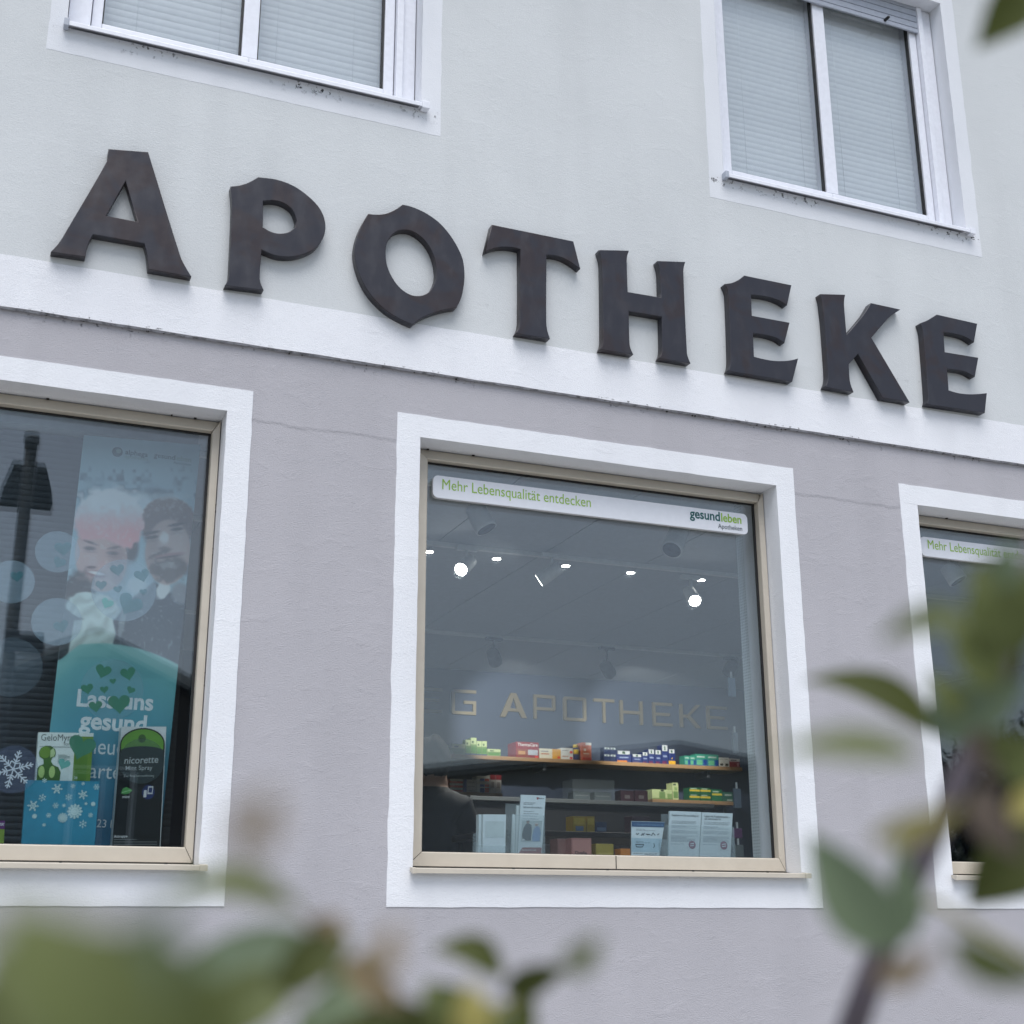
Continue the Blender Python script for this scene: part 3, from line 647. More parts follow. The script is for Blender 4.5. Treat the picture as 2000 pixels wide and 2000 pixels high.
for u0, u1, side in ((976,1003,'left'),(1003.5,1030,'right')):
    z4 = shelf_box(u0,393,u1,425,zs1,dkb,bl(),'bottom %s box of the square of four small dark blue boxes' % side,GR,.08)
    shelf_box(u0,362,u1,393,zs1,dkb,bl(),'top %s box of the square of four small dark blue boxes' % side,GR,.08,zb=z4)
bb = lambda low: [(.0,.66,1,1,dkb),(.10,.68,.90,.98,(200,206,210)),(.40,.72,.60,.93,(55,90,70)),(.2,.36,.8,.46,(150,165,200)),(.06,0,.7,.16,low)]
for u0,v0,u1,v1,low,lab in ((1031,378,1098,430,(215,130,50),'widest dark blue box on the upper shelf'),(1100,393,1146,432,(90,80,110),'low dark blue box right of the widest one'),(1146.5,384,1172.5,434,(100,50,90),'small dark blue box between the low one and the upright pair'),(1173,373,1202,437,(110,40,90),'left upright dark blue box of the equal pair'),(1202.5,375,1232,437,(110,40,90),'right upright dark blue box of the equal pair'),(1232.5,352,1262,438,(110,40,90),'tallest dark blue box on the upper shelf')):
    shelf_box(u0,v0,u1,v1,zs1,(42,58,120),bb(low),lab,GR,.09)
shelf_box(1263,371,1293,439,zs1,(42,58,120),[(.1,.74,.9,.99,(205,210,212)),(.38,.78,.62,.94,(55,90,70)),(0,0,1,.24,(232,178,50)),(.45,.36,.58,.46,(235,190,60))],'dark blue box with a yellow foot on the upper shelf',GR,.09)
teal = (70,160,140)
tm = [(0,.0,1,.55,(60,120,165)),(.08,.08,.6,.5,(110,190,150)),(.1,.7,.8,.82,(200,225,215)),(.72,.1,.95,.55,(45,75,150))]
for u0,v0,u1,v1,lab in ((1334,398,1358,441,'narrow teal box first from left on the upper shelf'),(1358.5,400,1383,443,'narrow teal box second from left on the upper shelf'),(1383.5,393,1434,446,'wide teal box left of its twin'),(1434.5,396,1486,449,'wide teal box right of its twin')):
    shelf_box(u0,v0,u1,v1,zs1,teal,tm,lab,GR,.1)
wm = [(.2,.12,.8,.36,(70,75,70)),(.1,.78,.8,.84,(180,180,175))]
shelf_box(1487,408,1509.5,450,zs1,white_,wm,'left small white box with dark emblem on the upper shelf',GR,.08); shelf_box(1510,408,1533,450,zs1,white_,wm,'right small white box with dark emblem on the upper shelf',GR,.08)
shelf_box(1533.5,413,1580,452,zs1,(150,70,75),[(0,.68,1,1,(215,210,208)),(.1,.76,.7,.88,(70,50,50)),(.7,.1,.9,.5,(200,150,150))],'dark red and white box at right end of the upper shelf',GR)
G2 = 'boxes on the lower left shelf'
st = [(.25,.08,.6,.92,(70,85,160)),(.62,.08,.95,.92,(215,90,50)),(0,.55,1,1,(222,218,208))]
zq = None
for i,(v0,v1) in enumerate(((545,570),(520,545),(495,520))):
    zq = shelf_box(411,v0,470,v1,zs2,white_,st if i else st[:2],('bottom','middle','top')[i]+' striped white box of the stack on the lower left shelf',G2,zb=zq)
zq = None
for i,(v0,v1) in enumerate(((548,568),(529,548),(510,529))):
    zq = shelf_box(352,v0,410,v1,zs2,(210,205,200),[(.0,.0,.25,1,(70,85,160)),(.3,.3,.9,.45,(150,150,150))],('bottom','middle','top')[i]+' white box of the stack by the shoulder',G2,zb=zq)
zq = None
for i,(v0,v1) in enumerate(((545,565),(526,545),(507,526))):
    zq = shelf_box(292,v0,351,v1,zs2,(205,90,55),[(.0,.5,1,1,(222,218,208))],('bottom','middle','top')[i]+' orange and white box of the stack nearest the head',G2,zb=zq)
for u0,u1,s in ((470.5,495,'left'),(495.5,521,'right')): shelf_box(u0,487,u1,569,zs2,(205,200,195),[(0,.74,1,1,red),(.2,.3,.8,.62,(150,140,135))],'%s upright white box with red top on the lower left shelf' % s,G2)
G3 = 'boxes on the lower right shelf'
shelf_box(1190,548,1280,592,zs2,(190,205,150),[(.35,.1,.65,.75,(120,150,90)),(0,0,1,.12,(120,150,90)),(.42,.8,.58,.98,(60,80,60)),(.75,.1,.98,.6,(135,165,100))],'wide pale green box on the lower right shelf',G3)
shelf_box(1281,516,1307,592,zs2,(205,215,160),[(.1,.1,.9,.5,(120,155,90)),(.1,.85,.6,.95,(60,80,60)),(.3,.55,.8,.75,(150,180,110))],'upright pale green box on the lower right shelf',G3)
gm = [(0,.42,1,.70,(225,200,60)),(.1,.78,.7,.9,(190,210,190))]
for u0,u1,s in ((1356,1402,'left'),(1404,1450,'right')):
    zq = shelf_box(u0,567,u1,596,zs2,(35,105,65),gm,'bottom %s green box with yellow stripe' % s,G3); shelf_box(u0,538,u1,567,zs2,(35,105,65),gm,'top %s green box with yellow stripe' % s,G3,zb=zq)
shelf_box(1454,545,1501,598,zs2,(35,115,75),[(.05,.5,1,.66,(225,205,70)),(.1,.76,.7,.86,(190,210,190))],'taller green box with one yellow stripe',G3)
shelf_box(1503,557,1550,600,zs2,(50,110,90),[(.2,.62,.85,.78,(185,205,195)),(.4,.1,.9,.24,(190,210,200))],'plain green box at right end of the lower right shelf',G3)

# ---------------------------------------------------------------- counter with displays
cz = P(*c6(1000,600), 4.2).z
g = empty('sales_counter', (4.3, 4.2, FLOOR), 'dark sales counter in the middle of the shop', 'counter')
box('counter_body', 3.5, 5.4, 4.22, 4.75, FLOOR, cz-.03, flat((40,40,44), .5), g, .01); box('counter_top', 3.45, 5.45, 4.17, 4.8, cz-.029, cz, flat((120,125,128), .4), g, .004)
def at4(u0, v0, u1, v1, y): a, b = P(*c6(u0,v0), y), P(*c6(u1,v1), y); return a.x, b.x, b.z, a.z
def counter_box(u0, v0, u1, v1, body, marks, lab, y=4.25, dep=.1, words=None):
    x0, x1, z0, z1 = at4(u0, v0, u1, v1, y); carton(x0, x1, cz+.0005, cz+.0005+(z1-z0), y, dep, body, marks, lab, 'boxes on the sales counter', words=words)
x0, x1, z0, z1 = at4(832,520,1020,596,4.3)
g = empty('acrylic_display', (x0, 4.3, cz), 'clear acrylic display case on the sales counter', 'display')
box('case', x0, x1, 4.28, 4.46, cz+.0005, cz+.16, M['acrylic'], g); box('case_shelf', x0+.004, x1-.004, 4.285, 4.455, cz+.075, cz+.081, M['acrylic'], g)
for k in range(2): carton(x0+.02+k*(x1-x0)*.5, x0+(k+.9)*(x1-x0)*.5, cz+.002, cz+.07, 4.31, .1, (130,142,148), [(.1,.55,.9,.65,(175,182,186))], '%s grey box inside the acrylic display case' % ('left','right')[k], 'boxes on the sales counter')
counter_box(1050,545,1110,598,(92,60,70),[(.3,.3,.7,.6,(150,140,140))],'left dark plum box on the sales counter'); counter_box(1112,545,1172,600,(92,60,70),[(.3,.3,.7,.6,(150,140,140))],'right dark plum box on the sales counter')
# yellow and pink packs lower down, on a display table nearer the window
tz = P(*c6(880,742), 1.7).z
g = empty('display_table', (3.1, 1.9, FLOOR), 'low dark display table behind the middle window', 'table')
box('table_top', 2.6, 4.0, 1.62, 2.2, tz-.03, tz, flat((58,48,42), .5), g, .004)
for xx in (2.66, 3.94):
    for yy in (1.68, 2.14): box('leg', xx-.03, xx+.03, yy-.03, yy+.03, FLOOR, tz-.0305, flat((40,36,34), .5), g, .004)
def table_box(u0, v0, u1, v1, body, marks, lab, y=1.7, words=None):
    x0, x1, z0, z1 = at4(u0, v0, u1, v1, y); carton(x0, x1, tz+.0005, tz+.0005+(z1-z0), y, .09, body, marks, lab, 'boxes on the display table', words=words)
table_box(838,668,897,742,(190,160,50),[(.1,.5,.9,.9,(215,190,80)),(.2,.1,.8,.4,(120,140,170))],'left yellow box on the display table'); table_box(900,668,936,742,(190,160,50),[(.1,.5,.9,.9,(215,190,80))],'right yellow box on the display table')
table_box(940,690,990,742,(60,75,110),[(.1,.2,.9,.5,(120,140,170))],'dusky blue box beside the yellow boxes on the display table')
table_box(1100,660,1180,742,(70,45,55),[(.2,.3,.8,.6,(110,80,85))],'plum coloured box at right on the display table')
# pink pack and yellow pouch on the window board itself
zb_ = Z(.2385)
def board_box(u0, v0, u1, v1, y, dep, body, marks, lab, words=None):
    x0, x1, z0, z1 = at4(u0, v0, u1, v1, y); carton(x0, x1, zb_, z1, y, dep, body, marks, lab, 'packs on the window board', words=words)
board_box(832,765,922,840,.50,.08,(150,105,100),[(.05,.08,.95,.95,(165,120,112))],'dusky pink pack on the board of the middle window',[('Quelle',.15,.75,.52,(50,36,36))])
board_box(770,768,826,840,.56,.08,(120,88,82),[(.1,.1,.9,.9,(130,96,90))],'brownish pack beside the dusky pink pack')
board_box(940,790,1020,842,.52,.08,(150,135,60),[(.1,.3,.9,.7,(165,150,80))],'dull yellow pack on the board of the middle window')
board_box(1050,812,1094,845,.50,.06,(190,120,50),[(.1,.3,.9,.7,(205,140,70))],'small orange pack left of the blue-headed sheet')
# hanging packs on the pier at right
for i, (u0,v0,u1,v1,c) in enumerate(((1530,52,1564,138,(120,140,160)),(1549,296,1575,388,(140,150,160)),(1553,545,1588,632,(110,125,140)),(1552,722,1592,765,(110,60,110)),(1556,795,1598,848,(120,130,130)))):
    y = .78; x0, x1, z0, z1 = at4(u0,v0,u1,v1,y)
    g = empty('hanging_pack', ((x0+x1)/2, y, z0), ('topmost','second','third','fourth','lowest')[i]+' pack hanging on the dark pier at the right of the middle window', 'pack', 'packs hanging on the pier')
    box('blister_card', x0, x1, y, y+.012, z0, z1, flat(c, .35), g, .002); box('hook', (x0+x1)/2-.004, (x0+x1)/2+.004, y+.003, y+.010, z1, z1+.03, spot_white, g)

# ---------------------------------------------------------------- sign strips on the glass
sgn_w = flat((232, 234, 240), .35, name='sign_white', var=.02); lime_t = flat((150, 190, 70), .4, name='sign_lime'); teal_t = flat((20, 90, 90), .4, name='sign_teal'); grey_t = flat((80, 88, 96), .4, name='sign_grey')
def rrect(x0, x1, z0, z1, r, n=6):
    out = []
    for cx, cz_, a0 in ((x1-r,z0+r,-90),(x1-r,z1-r,0),(x0+r,z1-r,90),(x0+r,z0+r,180)):
        for k in range(n+1): a = R_(a0+90*k/n); out.append((cx+r*math.cos(a), cz_+r*math.sin(a)))
    return out
SY = .118
pa, pb = P(*c5(283,347), SY), P(*c5(1470,566), SY)
SX0, SX1 = pa.x, pb.x; SZT = P(*c5(876,418),SY).z; SZB = P(*c5(876,497),SY).z
def sign_strip(dx, lab):
    x0, x1 = SX0+dx, SX1+dx; W = x1-x0; H = SZT-SZB
    g = empty('window_sign', ((x0+x1)/2, SY, SZB), lab, 'sign', 'sign strips on the shop windows')
    plate('panel', [rrect(x0, x1, SZB, SZT, .022)], SY, .0215, sgn_w, g, .001)
    yy = SY-.0012
    text('slogan', 'Mehr Lebensqualität entdecken', (x0+W*.026, yy, SZB+H*.40), (x0+W*.478, yy, SZB+H*.40), lime_t, g, 0.0, res=4, hs=1.2)
    text('wordmark', 'gesund', (x0+W*.802, yy, SZB+H*.50), (x0+W*.905, yy, SZB+H*.50), teal_t, g, .022, res=4, hs=1.1)
    text('wordmark', 'leben', (x0+W*.909, yy, SZB+H*.50), (x0+W*.979, yy, SZB+H*.50), lime_t, g, .022, res=4, hs=1.1)
    text('subtitle', 'Apotheken', (x0+W*.897, yy, SZB+H*.14), (x0+W*.980, yy, SZB+H*.14), grey_t, g, .004, res=3, hs=1.1)
sign_strip(0, 'white rounded sign strip across the top of the middle shop window')
sign_strip(SHOP[2][0]-SHOP[1][0], 'white rounded sign strip across the top of the right shop window')

# ================================================================ WINDOW DRESSING
def blind(name, x0, x1, y, z0, z1, pitch, wdt, tilt, mat, label, cords=(.2,.8), head=None):
    g = empty(name, ((x0+x1)/2, y, z0), label, 'blind')
    c, s_ = math.cos(tilt)*wdt/2, math.sin(tilt)*wdt/2
    n = 5; vs = []
    for i in range(n):
        t = -1+2*i/(n-1); bow = .0022*(1-t*t)
        vs += [(x0-(x0+x1)/2, t*c-s_/wdt*2*bow, -t*s_+bow*.6), (x1-(x0+x1)/2, t*c-s_/wdt*2*bow, -t*s_+bow*.6)]
    me = bpy.data.meshes.new('slat'); me.from_pydata(vs, [], [(2*i,2*i+1,2*i+3,2*i+2) for i in range(n-1)]); me.materials.append(mat); me.polygons.foreach_set('use_smooth',[True]*(n-1))
    z = z0
    while z < z1:
        o = bpy.data.objects.new('slat', me); COL.objects.link(o); o.parent = g; o.location = (0, 0, z-z0); o.rotation_euler = (RNG.normal(0,.02), RNG.normal(0,.0006), 0); z += pitch
    for t in cords:
        xx = x0+(x1-x0)*t; tube('ladder_cord', [(xx, y-c-.003, z0), (xx, y-c-.003, z1)], [.0007,.0007], mat, g, 5)
    if head: box('head_rail', x0, x1, y-.05, y+.05, head, CEIL-.002, flat((150,162,166),.5), g, .004)
    box('bottom_rail', x0, x1, y-wdt/2, y+wdt/2, z0-.035, z0-.02, mat, g, .003)
    return g
bw = flat((247, 251, 253), .55, name='blind_white', var=.03)
blind('venetian_blind', .24, 1.50, .165, Z(3.655), UZ1, .0335, .040, R_(70), bw, 'closed white venetian blind behind the upper left window', (.12,.40,.60,.88))
blind('venetian_blind', 3.28, 4.53, .165, Z(3.655), UZ1, .0335, .040, R_(70), bw, 'closed white venetian blind behind the upper right window', (.12,.40,.60,.88))
bd = flat((84, 92, 100), .6, name='blind_grey', var=.05)
blind('venetian_blind', -1.1, .835, .60, Z(.26), Z(1.96), .0250, .027, R_(58), bd, 'dark grey venetian blind behind the left shop window', (.05,.94), P(200,848,.55).z)

def grid_print(name, corners, nu, nv, fn, mat, parent, thick=.002):
    """flat printed sheet: colours painted per vertex; corners TL,TR,BR,BL"""
    TL, TR, BR, BL = [np.array(c) for c in corners]
    u = np.linspace(0,1,nu)[None,:,None]; v = np.linspace(0,1,nv)[:,None,None]
    pts = (TL*(1-u)+TR*u)*(1-v)+(BL*(1-u)+BR*u)*v
    flatp = pts.reshape(-1,3); d = flatp-np.array(CAM)
    k = FPX/(d@np.array(FW)); px = 1000+(d@np.array(RT))*k; py = 1000-(d@np.array(UP))*k
    col = fn(px, py)
    idx = np.arange(nu*nv).reshape(nv,nu); q = np.stack([idx[:-1,:-1],idx[1:,:-1],idx[1:,1:],idx[:-1,1:]],-1).reshape(-1,4)
    me = bpy.data.meshes.new(name); me.from_pydata(flatp.tolist(), [], q.tolist()); me.materials.append(mat)
    lin = np.where(col<=.04045, col/12.92, ((col+.055)/1.055)**2.4); lin = np.concatenate([lin, np.ones((len(lin),1))],1)
    at = me.color_attributes.new('print','FLOAT_COLOR','POINT'); at.data.foreach_set('color', lin.astype(np.float32).ravel())
    return put(bpy.data.objects.new(name, me), parent)
def vnoise(x, y, s, seed=0):
    r = np.random.default_rng(seed); T = r.random((64,64)); x, y = x/s, y/s
    xi, yi = np.floor(x).astype(int), np.floor(y).astype(int); fx, fy = x-xi, y-yi; fx = fx*fx*(3-2*fx); fy = fy*fy*(3-2*fy)
    g = lambda a, b: T[a%64, b%64]
    return (g(xi,yi)*(1-fx)+g(xi+1,yi)*fx)*(1-fy)+(g(xi,yi+1)*(1-fx)+g(xi+1,yi+1)*fx)*fy
def sst(a, b, x): t = np.clip((x-a)/(b-a),0,1); return t*t*(3-2*t)
def poster_paint(px, py):
    u, v = px/.36232, (py-600)/.36232; v4 = v-1656
    C = np.stack([np.full_like(u, c) for c in (148,176,186)],-1)
    n1, n2, n3 = vnoise(u,v,60,1), vnoise(u,v,22,2), vnoise(u,v,9,3)
    def lay(mask, rgb):
        nonlocal C
        rgb = np.array(rgb, float) if not isinstance(rgb, np.ndarray) else rgb
        C = C*(1-mask[:,None])+rgb*mask[:,None]
    def E_(cx, cy, rx, ry, soft=.12, rot=0, wob=0.0):
        a = R_(rot); du, dv = u-cx, v-cy; x = (du*math.cos(a)+dv*math.sin(a))/rx; y = (-du*math.sin(a)+dv*math.cos(a))/ry
        return 1-sst(1-soft, 1+soft, np.hypot(x,y)+wob*(n2-.5))
    def PL(pts, soft=6):
        d = np.full_like(u, -1e9); n = len(pts); ins = np.zeros_like(u, bool); dist = np.full_like(u, 1e9)
        for i in range(n):
            (x1,y1),(x2,y2) = pts[i], pts[(i+1)%n]; ex, ey = x2-x1, y2-y1; t = np.clip(((u-x1)*ex+(v-y1)*ey)/(ex*ex+ey*ey),0,1)
            dist = np.minimum(dist, np.hypot(u-x1-t*ex, v-y1-t*ey)); c = ((y1>v)!=(y2>v)); ins ^= c & (u < ex*(v-y1)/(ey+1e-9)+x1)
        return sst(-soft, soft, np.where(ins, dist, -dist))
    lay(sst(1000,700,v)*.5, (120,150,160))
    lay(E_(560,1000,190,80,.5,0,1.6)*sst(.35,.6,n1)*.65, (92,112,122)); lay(E_(830,990,180,90,.5,-10,1.6)*sst(.3,.6,n1)*.7, (88,106,116)); lay(E_(760,1060,70,60,.4), (190,205,210))
    # man: jacket, hat, then the face below the brim
    lay(PL([(600,1700),(720,1560),(830,1480),(960,1560),(1080,1500),(1080,2000),(560,2000)],10), (64,74,84)); lay(E_(880,1520,32,60,.2,15,.6), (200,208,208)); lay(E_(975,1545,50,60,.3,-20), (130,135,140))
    lay(E_(907,1160,150,138,.05,6,.05), (124,112,108)); lay(E_(907,1200,150,120,.05,6)*.35, (104,92,90)); lay(E_(905,1070,110,50,.3)*sst(.55,.95,n3)*.4, (200,208,210)); lay(E_(905,1020,90,18,.5,0,.8)*.6, (185,200,204))
    lay(E_(905,1320,122,176,.05,4), (172,156,150)); lay(E_(835,1340,50,120,.5)*.35, (120,110,110)); lay(E_(960,1270,50,90,.6)*.5, (180,170,168))
    for cx, cy in ((814,1216),(950,1172)): lay(E_(cx,cy,44,9,.5,-10), (84,76,76)); lay(E_(cx+4,cy+24,34,9,.5,-8), (76,70,70)); lay(E_(cx+4,cy+44,40,8,.6,-8)*.4, (120,110,110))
    lay(E_(880,1290,30,60,.4)*.6, (176,166,164)); lay(E_(886,1240,24,30,.4,20,.5)*.8, (206,212,212)); lay(E_(884,1302,30,12,.5)*.7, (104,94,92))
    lay(E_(915,1416,104,62,.25,-4,.5)*.85, (88,82,80)); lay(E_(860,1330,66,12,.4,-22)*.8, (94,86,84)); lay(E_(908,1338,80,12,.4,-8), (150,122,122)); lay(E_(908,1346,68,5,.5,-8), (84,74,74)); lay(E_(920,1392,50,20,.4,0,1.0)*.45, (190,195,196))
    # woman
    lay(PL([(330,1500),(440,1420),(560,1600),(560,1900),(310,1900)],12), (62,70,74)); lay(E_(700,1290,46,90,.3), (84,82,84))
    lay(E_(545,1345,140,190,.05,-6), (190,164,158)); lay(E_(640,1380,50,120,.5)*.5, (135,118,118)); lay(E_(470,1340,60,90,.6)*.4, (190,172,170))
    lay(E_(425,1530,70,110,.3,10,.4), (74,70,70))
    lay(E_(482,1266,42,7,.6,20)*.8, (104,88,88)); lay(E_(484,1300,30,11,.6,4)*.85, (92,80,82)); lay(E_(618,1296,38,7,.6,-10)*.8, (108,92,92)); lay(E_(607,1326,30,10,.6,4)*.85, (94,82,84)); lay(E_(484,1318,36,6,.7,4)*.4, (130,112,112)); lay(E_(607,1344,36,6,.7,4)*.4, (130,112,112))
    lay(E_(500,1375,24,40,.4)*.6, (192,174,172)); lay(E_(492,1402,26,8,.5), (120,98,98)); lay(E_(518,1438,54,20,.3,10)*.8, (140,104,106)); lay(E_(520,1433,44,9,.4,10), (214,212,210)); lay(E_(440,1460,30,14,.5)*.6,(130,112,110)); lay(E_(560,1395,30,26,.6)*.5,(196,160,158))
    hatm = E_(590,1150,190,168,.06,8,.10)*sst(1262,1236,v-np.maximum(u-570,0)*.50+np.minimum(u-570,0)*.06)
    gr = sst(1050,1230,v+36*(n2-.5))[:,None]*.9; lay(hatm, np.array([206,213,214.])*(1-gr)+np.array([208,156,156.])*gr); lay(hatm*(n3-.5)*.22*(n3>.5), (222,214,214))
    lay(E_(610,1030,150,50,.5,0,1.0)*.75, (214,222,224)); lay(E_(700,1240,40,50,.4,0,.6)*.8, (212,158,158))
    # scarf
    sc = np.maximum(E_(500,1615,146,76,.08,8,.15), PL([(400,1690),(600,1650),(625,1760),(590,1880),(420,1880),(360,1900)],8)); st_ = (.93+.07*np.sin((u*.5+v*.7)/11+5*n1))[:,None]
    lay(sc, np.array([196,214,210.])*st_); lay(E_(740,1500,60,50,.3,-20,.4)*.7, (205,214,214)); lay(E_(660,1690,16,90,.4,10)*.7, (150,160,160))
    # snow
    lay(sst(.80,.86,vnoise(u,v,13,8))*sst(950,1100,v)*.22, (210,220,222))
    # teal field with a light upper rim
    edge = 1656+150+70*((u-540)/330)**2+np.where(u<430,(430-u)*.55,0)
    a = sst(0,14,v-edge); g = np.clip((v-edge)/1000,0,1)[:,None]
    lay(a*.93, np.array([120,186,182.])*(1-g)**2+np.array([58,140,166.])*2*g*(1-g)+np.array([46,104,138.])*g*g)
    lay(a*sst(90,0,np.abs(v-edge-40))*.35, (160,206,202))
    C = np.where(a[:,None] > .5, C, 145+(C-145)*1.15)
    return np.clip(C/255,0,1)
g = empty('poster', P(200,1640,.36), 'tall poster of two people in woolly hats above a teal field, left window', 'poster')
PY = .36
corn = [P(164,850,PY), P(392,869,PY), P(311,1662,PY), P(70,1662,PY)]
grid_print('printed_sheet', corn, 150, 440, poster_paint, M['printed'], g)
prism('backing_board', [c+Vector((0,.004,0)) for c in (corn[3],corn[2],corn[1],corn[0])], .006, flat((120,122,120),.8), g)
pw = flat((215,226,228), .4, name='poster_white'); pg_ = flat((52,82,90), .4, name='poster_logo'); pg2 = flat((108,140,136), .4, name='poster_logo_light')
yy = PY-.0012; upv = (corn[0]-corn[3]).normalized()
def ptext(name, s, a, b, mat, par, bold=0.0, y=yy, hs=1.1, res=3, up=None): return text(name, s, P(*a, y), P(*b, y), mat, par, bold, res=res, hs=hs, up=up if up is not None else None)
text('headline', 'Lass uns', P(*c4(412,492),yy), P(*c4(824,517),yy), pw, g, .028, up=upv, hs=1.05)
text('headline', 'gesund', P(*c4(425,612),yy), P(*c4(786,637),yy), pw, g, .028, up=upv, hs=1.05)
text('headline', 'ins neue', P(*c4(330,742),yy), P(*c4(668,760),yy), pw, g, 0, up=upv, hs=1.25); text('headline', 'starten', P(*c4(400,876),yy), P(*c4(700,892),yy), pw, g, 0, up=upv, hs=1.1)
text('headline', '23 bis', P(*c4(520,1146),yy), P(*c4(650,1154),yy), pw, g, 0, up=upv, hs=1.1)
text('logo', 'alphega', P(*c3(675,792),yy), P(*c3(796,808),yy), pg_, g, .015, up=upv); text('logo', 'apotheken', P(*c3(675,812),yy), P(*c3(796,828),yy), pg2, g, 0, up=upv)
text('logo', 'gesund', P(*c3(830,808),yy), P(*c3(942,824),yy), pg_, g, .012, up=upv); text('logo', 'leben', P(*c3(944,824),yy), P(*c3(1030,836),yy), pg2, g, .012, up=upv); text('logo', 'Apotheken', P(*c3(935,842),yy), P(*c3(1028,856),yy), pg_, g, 0, up=upv)
def pxcirc(c, r, dep, n=40, rx=1.0):
    o = P(*c, dep); rr = (P(c[0]+r, c[1], dep)-P(c[0]-r, c[1], dep)).x/2; return [(o.x+rr*rx*math.cos(2*math.pi*k/n), o.z+rr*math.sin(2*math.pi*k/n)) for k in range(n)]
plate('logo', [pxcirc(c3(633,780), 10.5, yy)], yy, .0005, pg_, g); plate('logo', [pxcirc(c3(640,776), 5, yy)], yy-.0008, .0004, pg2, g)

def heart(cx, cz, s, rot=0, n=28):
    out = []
    for k in range(n):
        t = 2*math.pi*k/n; x = 16*math.sin(t)**3; y = 13*math.cos(t)-5*math.cos(2*t)-2*math.cos(3*t)-math.cos(4*t)
        x, y = x*s/17, y*s/17; out.append((cx+x*math.cos(rot)-y*math.sin(rot), cz+x*math.sin(rot)+y*math.cos(rot)))
    return out
bub = film('bubble_film', (150,175,190), .26); bub_f = film('faint_bubble_film', (140,160,175), .10)
hrt = film('teal_heart_film', (62,128,138), .5); hrt2 = film('green_heart_film', (62,132,104), .80); hrt3 = film('pale_heart_film', (100,180,170), .8)
STK = .1715
def bubble(c, r, film_, hearts, lab, i):
    y = STK+.0008*(i%3); o = P(*c, y)
    g = empty('window_sticker', (o.x, y, o.z), lab, 'sticker', 'round stickers on the left shop window')
    plate('bubble', [pxcirc(c, r, y)], y, .0003, film_, g)
    for j, (hc, hr, rot, m) in enumerate(hearts):
        q = P(*hc, y); rr = (P(hc[0]+hr,hc[1],y)-P(hc[0],hc[1],y)).x
        plate('heart', [heart(q.x, q.z, rr, R_(rot))], y-.0012-.0003*j, .0003, m, g)
bubble(c3(310,1318), 44, bub, [(c3(340,1300),18,10,hrt),(c3(320,1375),14,-20,hrt)], 'translucent round sticker beside the woman in the pink hat', 0)
bubble(c3(62,1480), 46, bub, [(c3(90,1450),14,10,hrt)], 'translucent round sticker overlapping the lamp post reflection', 1)
bubble(c3(306,1695), 50, bub, [(c3(330,1720),16,20,hrt)], 'translucent round sticker below left of the white scarf', 2)
bubble(c3(668,1525), 64, bub, [(c3(632,1415),15,15,hrt),(c3(545,1498),12,5,hrt),(c3(578,1596),13,-20,hrt3),(c3(765,1445),16,20,hrt),(c3(635,1520),9,15,hrt),(c3(700,1600),26,-25,hrt),(c3(772,1535),8,10,hrt)], 'largest translucent sticker, full of teal hearts, over the couple', 3)
bubble(c4(60,285), 62, bub_f, [], 'faint round sticker at the lower left of the left window', 4)
bubble(c4(605,405), 62, bub_f, [(c4(556,305),17,-12,hrt2),(c4(690,318),16,16,hrt2),(c4(608,360),7,10,hrt2),(c4(470,400),13,14,hrt2),(c4(562,405),9,10,hrt2),(c4(705,408),9,-20,hrt2),(c4(642,480),23,8,hrt2),(c4(515,495),14,10,hrt2)], 'round sticker of dark green hearts over the poster headline', 5)
bubble(c4(765,790), 45, film('smoke_film', (60,80,82), .22), [], 'dark round sticker in front of the black package', 6)
for (hc, hr, rot, m, lab) in ((c4(440,712),29,-14,hrt2,'large green heart sticker over the white and green box'),(c4(345,806),13,-20,hrt3,'small turquoise heart sticker on the white and green box')):
    q = P(*hc, STK); rr = (P(hc[0]+hr,hc[1],STK)-P(hc[0],hc[1],STK)).x; tag(plate('heart_sticker', [heart(q.x, q.z, rr, R_(rot))], STK+.0025, .0003, m), lab, 'sticker')
def bars_mesh(name, segs, y, w_, mat, parent):
    vs, fs = [], []
    for i, ((x0,z0),(x1,z1)) in enumerate(segs):
        d = np.array([x1-x0,z1-z0]); L = np.hypot(*d)
        if L < 1e-6: continue
        n = np.array([-d[1],d[0]])/L*w_/2; yy_ = y-.00004*(i%25); b = len(vs)
        vs += [(x0+n[0],yy_,z0+n[1]),(x0-n[0],yy_,z0-n[1]),(x1-n[0],yy_,z1-n[1]),(x1+n[0],yy_,z1+n[1])]; fs.append((b,b+1,b+2,b+3))
    return mesh(name, vs, fs, mat, parent)
def flake(cx, cz, r, rot=0, rich=True, arms=6):
    s = []
    for k in range(arms):
        a = rot+2*math.pi*k/arms; e = lambda t, o=0, c=a: (cx+r*t*math.cos(c)-r*o*math.sin(c), cz+r*t*math.sin(c)+r*o*math.cos(c))
        s.append((e(0), e(1)))
        for t, L in (((.38,.20),(.60,.24),(.80,.16)) if rich else ((.55,.28),)):
            for sg in (1,-1): s.append((e(t), e(t+L*.7, sg*L*.75)))
        if rich: 
            a2 = a+math.pi/arms; s.append((e(.30), (cx+r*.45*math.cos(a2), cz+r*.45*math.sin(a2)))); a3 = a-math.pi/arms; s.append((e(.30), (cx+r*.45*math.cos(a3), cz+r*.45*math.sin(a3))))
    return s
o_ = P(*c4(72,835),STK); rr = (P(c4(72,835)[0]+40,c4(72,835)[1],STK)-o_).x
g = empty('window_sticker', o_, 'round sticker with a large white snowflake at the bottom of the left window', 'sticker', 'round stickers on the left shop window')
